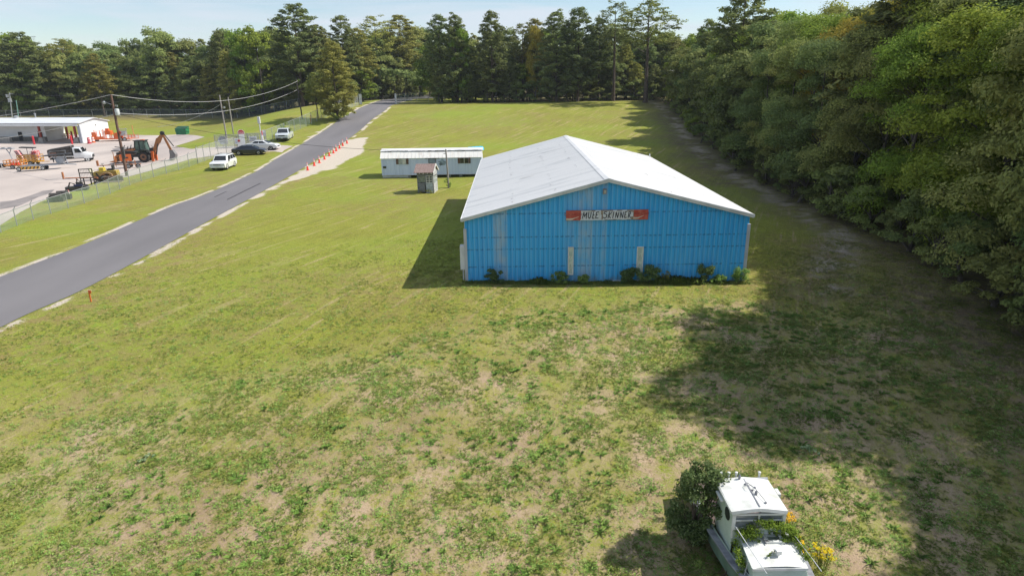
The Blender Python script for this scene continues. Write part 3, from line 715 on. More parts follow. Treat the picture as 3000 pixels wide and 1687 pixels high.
for sgn in (-1, 1):
    MB().box((sgn * (hw + .17), BL / 2, HE - .10), (.12, BL + .5, .16)).build('eave_gutter', trimw, barn)
    cm = mat('corner_trim_grey', (.50, .50, .53), (.40, .40, .43), .6, 1)
    MB().box((sgn * (hw - .02), -.02, 1.68), (.20, .16, 4.0 if sgn > 0 else 3.9), ).build('corner_trim', cm, barn)
    MB().box((sgn * (hw - .14), -.045, .22), (.26, .06, .7)).build('corner_patch', bluem, barn)
# scuffs and lap lines on the old white roof, real thin stains following the slope
scm = mat('roof_scuff', (.36, .36, .37), (.50, .50, .51), .8, 3, thr=(.4, .6))
g = np.random.default_rng(17)
for sgn in (-1, 1):
    b = MB()
    def rpt(u, y): return (sgn * u, y, HR - u * PITCHR + .048)
    for (u_, n_) in ((3.3, 26), (6.1, 22), (1.2, 14)) if sgn < 0 else ((4.2, 14), (7.2, 10)):
        for i in range(n_):
            y = .5 + g.random() * (BL - 1.2); w = .10 + .25 * g.random(); l_ = .12 + .5 * g.random() ** 2; uu = u_ + g.normal() * .07
            q = [rpt(uu, y), rpt(uu + w * .3, y), rpt(uu + w * .3 + .03, y + l_), rpt(uu + .02, y + l_)]; b.add(q, [(0, 1, 2, 3)])
    for i in range(26 if sgn < 0 else 8):
        y = .5 + g.random() * (BL - 1.2); uu = 8.6 * g.random(); l_ = .6 + 1.6 * g.random(); q = [rpt(uu, y), rpt(uu, y + .03), rpt(min(uu + l_, 9.1), y + .05), rpt(min(uu + l_, 9.1), y + .02)]; b.add(q, [(0, 1, 2, 3)])
    b.build('roof_scuff', scm, barn)
# slim windows
glassm = mat('dusty_glass', (.42, .50, .48), (.60, .63, .58), .25, 3, thr=(.4, .6), spec=.6)
def px2wall(px_, py_):
    p = AY(px_, py_, BY); return p.x - BX, p.z
fr = mat('window_white', (.72, .71, .67), (.55, .54, .50), .6, 3)
for (x0, y0, x1, y1) in ((1664, 723, 1679, 804), (1866, 722, 1881, 804)):
    ax, az = px2wall(x0, y0); bx, bz = px2wall(x1, y1); cxw = (ax + bx) / 2; wv = bx - ax; b = MB(); t = .065
    for dx in (-1, 1): b.box((cxw + dx * (wv / 2 - t / 2), -.07, (az + bz) / 2), (t, .08, az - bz))
    for z in (az - t / 2, bz + t / 2): b.box((cxw, -.07, z), (wv - 2 * t, .078, t))
    w = b.build('window', fr, barn); MB().box((cxw, -.055, (az + bz) / 2), (wv - 2 * t, .02, az - bz - 2 * t)).build('pane', glassm, w)
    c = MB()
    for (u, v, l) in ((.01, .3, .22), (-.02, -.35, .3), (.02, -.6, .15)): c.box((cxw + u, -.068, (az + bz) / 2 + v), (.015, .006, l), ry=.15)
    c.build('crack', mat('dark_crack', (.02, .02, .02)), w)
# wall lamp under the peak
lx, lz = px2wall(1771, 560); lm = mat('lamp_grey', (.30, .30, .31), (.2, .2, .2), .4)
b = MB().box((lx, -.10, lz), (.22, .16, .34)); b.tube([(lx, -.06, lz + .05), (lx, -.26, lz + .16)], .035); lp = b.build('wall_lamp', lm, barn)
MB().box((lx + .01, -.205, lz), (.14, .05, .2), rx=.5).build('lamp_glass', mat('lamp_glass', (.6, .6, .62), (.4, .4, .4), .15), lp)
# utility box and pipe at the left corner, base flashing, roof vent
ux, uz = px2wall(1362, 765)
b = MB().box((-hw - .22, .35, 1.65), (.30, .55, 1.6)); b.build('utility_box', trimw, barn, bevel=.02)
MB().tube([(-hw - .20, .25, .9), (-hw - .20, .25, -.3)], .045).build('conduit', trimw, barn)
MB().box((hw * .18, -.06, -.02), (2.4, .03, .1)).build('base_flashing', trimw, barn)
MB().tube([(hw - .1, BL - 1.0, HE - .1), (hw - .1, BL - 1.0, HE + .42)], .06).build('vent_pipe', trimw, barn)
# ---------------------------------------------------------------- sign
sx0, sz0 = px2wall(1658, 616); sx1, sz1 = px2wall(1897, 641.5)
SW = sx1 - sx0; SH = sz0 - sz1; scx = BX + (sx0 + sx1) / 2; scz = (sz0 + sz1) / 2
sign = thing('wall_sign', 'long red and white hand-painted sign reading MULE SKINNER on the blue gable', 'sign', (scx, BY - .12, scz), 0)
redm = mat('sign_red', (.42, .055, .035), (.50, .12, .08), .6, 4, thr=(.4, .7))
whm = mat('sign_white', (.62, .64, .68), (.48, .46, .42), .7, 5, thr=(.45, .75))
brm = mat('sign_brown', (.24, .17, .12), (.33, .27, .21), .8, 5)
blk = mat('sign_black', (.02, .022, .035), (.05, .05, .07), .7, 6)
drk = mat('sign_dark_red', (.22, .03, .025), (.28, .06, .05), .7, 6)
MB().box((0, 0, 0), (SW, .08, SH)).build('board', brm, sign)
U = SW / 2195.0   # sign picture units: x 165..2360, y 140..395
def sp(x, y): return ((x - 1262) * U, (267 - y) / 255.0 * SH)
for (xa, xb) in ((168, 560), (1975, 2358)):
    a = sp(xa, 0)[0]; c = sp(xb, 0)[0]; MB().box(((a + c) / 2, -.045, 0), (c - a, .014, SH * .99)).build('red_panel', redm, sign)
b = MB()
for i, (xa, xb, ya, yb) in enumerate(((562, 840, 150, 385), (836, 950, 170, 390), (946, 1095, 140, 392), (1092, 1112, 255, 385), (1268, 1420, 165, 380), (1416, 1520, 140, 372), (1516, 1660, 165, 385), (1656, 1790, 140, 392), (1786, 1900, 172, 378), (1896, 1955, 195, 312), (1150, 1266, 168, 372), (540, 1200, 376, 394))):
    p = sp(xa, ya); q = sp(xb, yb); b.box(((p[0] + q[0]) / 2, -.046 - .0006 * i, (p[1] + q[1]) / 2), (q[0] - p[0], .012, p[1] - q[1]))
b.prism([sp(1205 + 58 * math.cos(t), 290 + 48 * math.sin(t)) for t in np.linspace(0, 6.28, 14)[:-1]], -.046, -.053, 'y')
b.build('white_paint', whm, sign)
def strokes(segs, w, y, m, name):
    b = MB()
    for k, s_ in enumerate(segs):
        P = [sp(*q) for q in s_]
        for i in range(len(P) - 1):
            (x0, z0), (x1, z1) = P[i], P[i + 1]; d = math.hypot(x1 - x0, z1 - z0); a = math.atan2(z1 - z0, x1 - x0)
            b.box(((x0 + x1) / 2, y - .0004 * ((k * 5 + i) % 7), (z0 + z1) / 2), (d + w * .5, .006, w), ry=-a)
    return b.build(name, m, sign)
LET = [[(595, 345), (640, 190), (655, 300), (720, 185), (700, 350)], [(770, 185), (755, 310), (785, 345), (815, 310), (835, 180)], [(895, 180), (870, 345), (915, 345)], [(880, 262), (915, 258)], [(1035, 182), (975, 188), (955, 340), (1025, 340)], [(965, 262), (1000, 260)],
       [(1250, 190), (1195, 180), (1170, 220), (1245, 250), (1245, 315), (1190, 345), (1150, 320)], [(1320, 185), (1285, 345)], [(1390, 185), (1305, 275), (1350, 345)], [(1438, 180), (1410, 345)], [(1480, 335), (1500, 190), (1540, 340), (1575, 190)], [(1610, 335), (1625, 190), (1670, 340), (1695, 190)], [(1785, 185), (1740, 188), (1725, 335), (1775, 335)], [(1735, 260), (1765, 258)], [(1825, 340), (1840, 190), (1880, 185), (1885, 235), (1840, 262), (1885, 345)]]
strokes(LET, SH * .085, -.060, blk, 'lettering')
cream = mat('sign_cream', (.66, .58, .46), (.5, .42, .34), .7)
for xo in (0, 1812):
    w = MB(); top = [(170, 330), (250, 342), (330, 338), (420, 318), (515, 290)]; bot = [(515, 296), (430, 332), (380, 352), (330, 378), (250, 386), (172, 384)]
    w.prism([sp(x * (1 if xo == 0 else .86) + xo, y - (0 if xo == 0 else 12)) for x, y in top + bot], -.0525, -.058, 'y'); w.build('white_wave', cream, sign)
def textmesh(body, size, shear=0.0, ex=.002):
    c = bpy.data.curves.new('t', 'FONT'); c.body = body; c.size = size; c.shear = shear; c.extrude = ex; c.align_x = 'CENTER'; c.align_y = 'CENTER'; c.resolution_u = 3
    o = bpy.data.objects.new('t', c); COL.objects.link(o); dg = bpy.context.evaluated_depsgraph_get(); dg.update()
    me = bpy.data.meshes.new_from_object(o.evaluated_get(dg)); bpy.data.objects.remove(o); return me
def text(body, size, m, parent, loc, rot=(math.pi / 2, 0, 0), shear=0.0, name='lettering'):
    me = textmesh(body, size, shear); me.materials.clear(); me.materials.append(m); o = link(name, me, parent, loc); o.rotation_euler = rot; return o
for xm, yv in ((345, 235), (2120, 232)):
    p = sp(xm, yv); text('Coca-Cola', SH * .42, drk, sign, (p[0], -.0545, p[1]), shear=.5)
# brackets / board edge shadows are real thickness; plants along the wall follow in the weeds section
# ================================================================ MOBILE HOME, SHED, POLE
tb = G(1122, 522); 
TLx, TRx = AY(1120, 520, tb.y).x, AY(1120, 520, tb.y).x + 14.6
TY = tb.y; tlz = float(tz(tb.x, tb.y))
home = thing('mobile_home', 'long pale blue mobile home with a white roof behind the blue barn', 'mobile home', (TLx, TY, tlz))
TW, TD = 13.35, 3.9
lb = mat('pale_blue_siding', (.58, .65, .82), (.48, .55, .72), .6, .8, stretch=(6, 1, .25), thr=(.35, .7))
ribbed('front_siding', 0, TW, .30, lambda u, o, e: (u, -o, (.40 if e == 0 else 2.62)), lb, home, .02, .04)
b = MB().box((TW / 2, TD / 2 + .02, 1.5), (TW, TD, 2.2)); b.build('shell', lb, home)
wfm = mat('white_fascia', (.74, .72, .68), (.60, .55, .50), .6, 1.2, stretch=(3, 1, .5), thr=(.5, .75))
b = MB().hexa([(-.1, -.16, 2.58), (TW + .1, -.16, 2.58), (TW + .1, .9, 2.58), (-.1, .9, 2.58), (-.1, .72, 3.42), (TW + .1, .72, 3.42), (TW + .1, .9, 3.42), (-.1, .9, 3.42)])
fa = b.build('fascia', wfm, home)
b = MB()
for i in range(1, 26):
    x = i * TW / 26; b.hexa([(x - .015, -.175, 2.6), (x + .015, -.175, 2.6), (x + .015, -.15, 2.6), (x - .015, -.15, 2.6), (x - .015, .69, 3.4), (x + .015, .69, 3.4), (x + .015, .73, 3.4), (x - .015, .73, 3.4)])
b.build('seam', trimw, fa)
b = MB().prism([(.62, 3.46), (TD / 2, 3.66), (TD + .12, 3.44), (TD + .12, 3.38), (.62, 3.38)], -.15, TW + .15, 'x'); rf = b.build('roof', mat('white_coated_roof', (.70, .70, .70), (.62, .62, .63), .5, 1.2, bump=.2), home)
b = MB()
for i in range(1, 14): x = i * TW / 14; b.box((x, 1.3, 3.575), (.025, 1.25, .02), rx=math.atan2(.20, TD / 2 - .6))
b.build('roof_seam', trimw, rf)
gut = mat('dark_gutter', (.07, .065, .06), (.16, .15, .14), .7, 3)
b = MB()
for i in range(30): x = i * TW / 30; b.tube([(x, .64, 3.44 + random.uniform(-.02, .02)), (x + TW / 30, .64, 3.44 + random.uniform(-.02, .02))], .045 + random.uniform(-.015, .02), 5)
b.build('roof_edge', gut, home)
shut = mat('brown_shutter', (.10, .055, .040), (.15, .09, .07), .7, 8)
dgl = mat('dark_glass', (.015, .017, .018), (.03, .035, .035), .12, 2, spec=.7)
curt = mat('pale_blind', (.42, .44, .40), (.26, .30, .28), .5, 4)
for (x0, w, lft) in ((2.0, 1.0, curt), (10.2, 1.05, dgl)):
    f = MB().box((x0 + .32 + w / 2, -.05, 2.17), (w, .05, .72)).build('window', lft, home)
    MB().box((x0 + .32 + w / 2, -.085, 2.17), (.05, .03, .72)).build('mullion', trimw, f)
    if lft is curt: MB().box((x0 + .32 + w * .77, -.08, 2.17), (w * .4, .02, .66)).build('blind', mat('cream_blind', (.62, .62, .56)), f)
    for s in (-1, 1): MB().box((x0 + .32 + w / 2 + s * (w / 2 + .17), -.065, 2.17), (.30, .06, .74)).build('shutter', shut, home)
MB().box((.42, -.05, 1.42), (.42, .06, .28)).build('vent', dgl, home)
b = MB(); fdm = mat('door_frame_dark', (.06, .05, .045), (.12, .10, .09), .8)
b.box((7.25, -.05, 1.5), (.07, .1, 2.1)); b.box((6.35, -.05, 1.5), (.07, .1, 2.1)); b.box((6.8, -.055, 2.53), (1.9, .12, .07)); dr = b.build('door_frame', fdm, home)
MB().box((6.8, -.03, 1.47), (.83, .03, 2.0)).build('door', mat('grey_door', (.26, .33, .40), (.16, .2, .25), .6, 2), dr)
MB().box((6.95, -.06, 1.15), (.05, .05, 1.2), ry=-.6).build('door_brace', fdm, dr)
b = MB().box((TW / 2, -.04, .38), (TW, .05, .07)); b.build('bottom_trim', trimw, home)
MB().box((1.3 + .6, .25, .18), (3.8, .05, .42)).build('skirting', trimw, home)
for x in (3.6, 6.0, 8.95, 10.5, 12.6):
    MB().box((x, .35, .15), (.35, .35, .5)).build('support_block', mat('grey_block', (.30, .29, .28), (.2, .2, .19)), home)
b = MB(); b.box((TW / 2, .9, .33), (TW - .4, .12, .16)); b.box((TW / 2, TD - .9, .33), (TW - .4, .12, .16)); b.build('chassis_rail', fdm, home)
soil = mat('siding_stain', (.12, .15, .17), (.30, .38, .46), .8, 1.5, thr=(.4, .6))
b = MB()
for (cx_, cz_, r) in ((8.1, 2.0, .55), (7.9, 1.75, .3), (8.35, 1.9, .4)):
    b.prism([(cx_ + r * math.cos(t) * (.8 + .3 * math.sin(t * 5)), cz_ + r * .75 * math.sin(t) * (.8 + .3 * math.cos(t * 4))) for t in np.linspace(0, 6.28, 16)[:-1]], -.026, -.028 - r * .004, 'y')
b.build('stain', soil, home)
# tarp on the roof corner
b = MB(); g = np.random.default_rng(3); V = []; nx_, ny_ = 12, 8
for i in range(nx_):
    for j in range(ny_):
        u, v = i / (nx_ - 1), j / (ny_ - 1); x = TW - 1.5 + 1.75 * u; yv = TD * .45 + (TD * .62) * v
        z = 3.50 - abs(yv - TD / 2) * .09 + .22 * math.sin(3.1 * v) * (.5 + .5 * u) + g.random() * .10 - max(0, x - TW - .05) * 1.6
        V.append((x - (.5 * (1 - v) * (1 - u)), yv, z + .05))
b.add(V, [(i * ny_ + j, (i + 1) * ny_ + j, (i + 1) * ny_ + j + 1, i * ny_ + j + 1) for i in range(nx_ - 1) for j in range(ny_ - 1)])
tp_ = b.build('tarp', mat('blue_tarp', (.02, .42, .72), (.05, .55, .80), .35, 6), smooth=True); tp_.location = home.location
tag(tp_, 'crumpled bright blue tarp over the far corner of the mobile home roof', 'tarp')
# shed
sb = G(1253, 566, 0); shed = thing('ticket_shed', 'small weathered wooden booth with a brown shingle roof before the mobile home', 'shed', (sb.x - .2, sb.y, sb.z), math.radians(-7), sc=1.0)
ww = mat('weathered_white', (.50, .51, .52), (.20, .19, .18), .85, 3, stretch=(1, 1, 4), thr=(.42, .72))
sw, sdp, shh = 1.95, 1.9, 2.45
b = MB(); b.box((-.52, 0, .62), (.9, .07, .95)); b.box((-.92, 0, 1.2), (.1, .09, 2.35)); b.box((.06, 0, 1.2), (.08, .09, 2.35)); b.box((.93, 0, 1.2), (.1, .09, 2.35)); b.box((0, 0, 2.2), (sw, .10, .35)); b.box((-.45, 0, 1.15), (.95, .09, .10)); b.build('front_wall', mat('weathered_shade_grey', (.24, .25, .27), (.10, .10, .11), .9, 3, stretch=(1, 1, 5), thr=(.4, .65)), shed)  # white front boards in a darker grey, their shade put into the colour
b = MB(); b.box((.95, sdp / 2, .55), (.07, sdp, 1.1)); b.box((.95, sdp / 2, 2.25), (.07, sdp, .4));
for yv in (.05, .62, 1.25, 1.85): b.box((.955, yv, 1.3), (.08, .10, 2.4))
b.box((.955, sdp / 2, 1.55), (.07, sdp, .06)); b.build('side_wall', ww, shed)
b = MB(); b.box((-.95, sdp / 2, 1.2), (.06, sdp, 2.4)); b.box((0, sdp, 1.2), (sw, .06, 2.4)); b.build('back_wall', ww, shed)
MB().box((.93, sdp / 2, 1.5), (.02, sdp - .2, .8)).build('side_pane', glassm, shed)
MB().box((-.45, .03, 1.65), (.85, .02, .8)).build('front_pane', mat('grimy_glass', (.13, .15, .13), (.25, .28, .24), .3, 4), shed)
d = MB().box((.50, -.05, .65), (.80, .05, 1.25)).build('door', mat('flaking_door', (.48, .54, .58), (.28, .31, .33), .8, 5), shed)
b = MB()
for x in (.13, .50, .87): b.box((x, -.05, 1.62), (.06, .06, .86))
for z in (1.22, 1.49, 1.76, 2.03): b.box((.50, -.052, z), (.80, .055, .05))
b.build('glazing_bars', fr, d); MB().box((.50, -.035, 1.62), (.78, .015, .85)).build('door_panes', mat('dark_panes', (.06, .07, .08), (.18, .19, .2), .2, 5), d)
b = MB(); b.prism([(-.95, 2.4), (.95, 2.4), (.95, 2.5), (-.95, 2.5)], 0, sdp, 'y'); b.build('ceiling', ww, shed)
shm = mat('brown_shingles', (.19, .125, .11), (.30, .22, .20), .95, 9, bump=.6, thr=(.35, .6))
b = MB(); b.hexa([(-1.25, -.42, 2.38), (1.1, -.42, 2.42), (1.1, .95, 3.28), (-1.25, .95, 3.24), (-1.25, -.42, 2.44), (1.1, -.42, 2.48), (1.1, .95, 3.34), (-1.25, .95, 3.30)])
b.hexa([(-1.25, .95, 3.24), (1.1, .95, 3.28), (1.1, 2.3, 2.42), (-1.25, 2.3, 2.38), (-1.25, .95, 3.30), (1.1, .95, 3.34), (1.1, 2.3, 2.48), (-1.25, 2.3, 2.44)]); b.build('roof', shm, shed)
b = MB(); b.hexa([(1.1, -.48, 2.30), (1.15, -.48, 2.30), (1.15, .95, 3.20), (1.1, .95, 3.20), (1.1, -.48, 2.46), (1.15, -.48, 2.46), (1.15, .95, 3.38), (1.1, .95, 3.38)])
b.hexa([(1.1, .95, 3.20), (1.15, .95, 3.20), (1.15, 2.36, 2.30), (1.1, 2.36, 2.30), (1.1, .95, 3.38), (1.15, .95, 3.38), (1.15, 2.36, 2.46), (1.1, 2.36, 2.46)]); b.build('barge_board', fr, shed)
b = MB().prism([(.0, 2.45), (sdp, 2.45), (sdp / 2, 3.2)], .93, .98, 'x'); b.build('gable', ww, shed)
b = MB()
for x in (-1.0, -.55, -.1, .4, .85): b.box((x, -.35, 2.36), (.05, .3, .07))
b.build('rafter_tail', fr, shed)
# ================================================================ poles and wires
wood_d = mat('brown_pole_wood', (.17, .095, .070), (.10, .06, .05), .9, 2, stretch=(4, 4, .5)); wood_g = mat('grey_pole_wood', (.34, .31, .28), (.22, .20, .19), .9, 2, stretch=(4, 4, .5))
metal_g = mat('galvanised', (.46, .47, .48), (.34, .35, .36), .45, 3, metal=.6)
def pole(bpx, tpx, r0, label, m, name='utility_pole', cat='utility pole'):
    a = G(*bpx); t = AY(tpx[0], tpx[1], a.y); o = thing(name, label, cat, a)
    top = Vector((t.x - a.x, 0, t.z - a.z)); MB().tube([(0, 0, -.4), top * .5, top], [r0, r0 * .85, r0 * .66], 10).build('post', m, o, smooth=True); return o, a + top
p0, p0t = pole((1315, 551), (1306, 437), .13, 'leaning wooden pole standing in front of the mobile home', wood_g)
MB().tube([(p0t.x - p0.location.x - .3, 0, p0t.z - p0.location.z - .55), (p0t.x - p0.location.x + .1, 0, p0t.z - p0.location.z - .5)], .04).build('cross_pin', wood_g, p0)
p1, p1t = pole((372, 516), (325, 278), .21, 'brown timber utility pole with a transformer at the edge of the yard', wood_d)
l = p1t - p1.location
def at_t(t): return l * t
b = MB().lathe([(.05, 0), (.26, .03), (.28, .1), (.28, .8), (.24, .88), (.08, .9)], tuple(at_t(.76) + Vector((.42, -.05, -.1)))); tr_ = b.build('transformer', mat('transformer_grey', (.60, .62, .63), (.48, .5, .5), .45), p1, smooth=True)
b = MB(); b.tube([at_t(.80) + Vector((.36, 0, .6)), at_t(.80) + Vector((.36, 0, .85))], .06, 6); b.tube([at_t(.80) + Vector((.55, 0, .6)), at_t(.80) + Vector((.55, 0, .85))], .06, 6); b.build('bushing', metal_g, tr_)
b = MB(); b.tube([at_t(.88), at_t(.88) + Vector((-.9, -.2, .35)), at_t(.90) + Vector((-1.0, -.2, .3))], .035, 6); b.lathe([(.05, .2), (.22, .05), (.2, -.15), (.08, -.2)], tuple(at_t(.90) + Vector((-1.0, -.2, .1)))); b.build('yard_lamp', metal_g, p1)
b = MB(); b.tube([at_t(.36) + Vector((-.9, 0, .1)), at_t(.36) + Vector((-.15, 0, 0))], .05, 6); b.box(tuple(at_t(.30) + Vector((.22, -.05, 0))), (.22, .2, 1.5)); b.build('meter_box', mat('dark_box', (.09, .085, .085)), p1)
b = MB(); b.box(tuple(at_t(.545) + Vector((.25, -.1, 0))), (.35, .05, .35), ry=.7); b.build('small_plate', redm, p1)
p2, p2t = pole((667, 422), (643, 279), .15, 'pale wooden pole taller of the pair beside the yard gate', wood_g)
MB().lathe([(.05, 0), (.16, .05), (.16, .3), (.05, .35)], (p2t.x - p2.location.x + .55, 0, (p2t.z - p2.location.z) * .73)).build('floodlight', metal_g, p2)
p3, p3t = pole((684, 393), (668, 285), .14, 'pale wooden pole shorter of the pair, standing on the grass bank', wood_g)
p4, p4t = pole((886, 349), (868, 232), .15, 'black-stained pole against the trees behind the roadside fence', mat('black_pole', (.035, .03, .028), (.06, .05, .05)))
pa = G(30, 416); 
for (bx_, tx_, ty_, lab, mm) in ((44, 28, 272, 'grey pole with lamps behind the white yard building', metal_g), (64, 47, 294, 'green pole behind the white yard building', mat('pole_green', (.16, .30, .26), (.12, .24, .2)))):
    a = AY(bx_, 400, 176.0); a.z = float(tz(a.x, a.y)); t = AY(tx_, ty_, 176.0); o = thing('light_pole', lab, 'light pole', a)
    MB().tube([(0, 0, 0), (t.x - a.x, 0, t.z - a.z)], [.17, .11], 8).build('post', mm, o)
    if tx_ == 28:
        b = MB(); h = t.z - a.z; X_ = t.x - a.x
        b.tube([(X_ - .9, 0, h - .5), (X_ + .9, 0, h - .2)], .05, 6); b.box((X_ - .8, 0, h - .8), (.5, .4, .7)); b.box((X_ - .4, 0, h - 1.9), (.7, .5, 1.0)); b.build('lamp_head', metal_g, o)
wire_m = mat('wire_grey', (.50, .49, .47), (.40, .39, .38), .5, 1); wire_b = mat('wire_black', (.03, .03, .03))
def wire(a, b_, sag, r, m, label, n=28):
    a = Vector(a); b_ = Vector(b_); pts = [a.lerp(b_, i / n) - Vector((0, 0, sag * 4 * (i / n) * (1 - i / n))) for i in range(n + 1)]
    o = MB().tube([p - a for p in pts], r, 5).build('overhead_wire', m); o.location = a; return tag(o, label, 'power line', 'overhead wires')
wire(p1t, AY(-60, 347, 120), .3, .035, wire_m, 'upper overhead wire running left from the brown pole over the yard building')
wire(p1t, AY(872, 238, p4t.y), 2.4, .035, wire_m, 'upper overhead wire from the brown pole to the woods by the road')
q1 = p1.location + at_t(.78) + Vector((.3, 0, 0))
wire(q1, AY(870, 264, p4t.y), 2.0, .035, wire_m, 'lower overhead wire from the transformer to the woods by the road')
wire(p1.location + at_t(.77), AY(-40, 412, 90), .35, .035, wire_m, 'low service wire falling left across the open bays of the yard building')
wire(p2t + Vector((0, 0, -1.6)), AY(462, 372, 122), .7, .03, wire_m, 'thin wire slanting down left from the taller pale pole')
wire(q1 + Vector((0, 0, -.1)), AY(1306, 445, p0t.y), 1.2, .022, wire_b, 'thin black service cable spanning the road to the mobile home')
for k, (ya, yb) in enumerate(((262, 246), (282, 258))):
    wire(AY(-60, ya + 12, 200), AY(860, ya - 30, 196), 2.2, .03, mat('wire_dim', (.10, .10, .10)), ['higher', 'lower'][k] + ' faint dark wire in front of the wood behind the yard')
# distant lattice mast
a = AY(101, 125, 520); a.z = 6; t = AY(100, 108, 520); o = thing('radio_mast', 'tiny lattice mast above the left skyline', 'mast', a)
b = MB(); h = t.z - a.z
for s in (-1, 1): b.tube([(s * 1.0, 0, 0), (s * .5, 0, h)], .10, 4)
for i in range(12): b.tube([(-.8, 0, h * i / 12), (.8, 0, h * (i + 1) / 12)], .06, 4)
b.tube([(-2.0, 0, h), (2.0, 0, h)], .15, 4); b.build('lattice', metal_g, o)
# ================================================================ VEHICLES
tyre = mat('tyre_rubber', (.018, .018, .019), (.035, .034, .033), .85, 8); rimm = mat('alloy_rim', (.42, .43, .44), (.30, .30, .31), .35, 8, metal=.6)
rimw = mat('white_rim', (.66, .66, .64), (.5, .5, .48), .5, 6)
cglass = mat('car_glass', (.010, .013, .017), (.02, .024, .03), .06, 1, spec=.8); hl = mat('headlamp', (.55, .57, .60), (.40, .42, .44), .15, 8)
blackp = mat('black_plastic', (.022, .022, .024), (.04, .04, .042), .6, 5); tailm = mat('tail_lamp', (.30, .015, .012), (.22, .01, .01), .2, 4)
def heading(v): return math.atan2(v[1], v[0])
def wheel(par, x, y, r, w, rm=rimm, name='wheel'):
    s = 1 if y > 0 else -1
    o = MB().lathe([(r * .62, -w / 2), (r * .93, -w / 2), (r, -w * .3), (r, w * .3), (r * .93, w / 2), (r * .62, w / 2)], (x, y, r), 18, 'y').build(name, tyre, par, smooth=True)
    MB().lathe([(.02, 0), (r * .2, -.01), (r * .25, .03), (r * .58, .02), (r * .64, -.04)], (0, 0, 0), 14, 'y').build('rim', rm, o, xf=Matrix.Translation((x, y + s * (w / 2 - .02), r)) @ Matrix.Scale(s, 4, (0, 1, 0)))
    return o
def arch(cx_, r, z0, n=7):
    return [(cx_ + r * math.cos(math.pi * (1 - i / n)), z0 + r * math.sin(math.pi * (1 - i / n))) for i in range(n + 1)]
def facepatch(b, Q, u0, u1, v0, v1, off=.012):
    """thin slab on quad Q (bl, br, tr, tl) in its own u,v"""
    Q = [Vector(q) for q in Q]; n = (Q[1] - Q[0]).cross(Q[3] - Q[0]).normalized()
    def P(u, v): return (Q[0] * (1 - u) + Q[1] * u) * (1 - v) + (Q[3] * (1 - u) + Q[2] * u) * v
    c = [P(u0, v0), P(u1, v0), P(u1, v1), P(u0, v1)]; b.hexa([p - n * .02 for p in c] + [p + n * off for p in c])
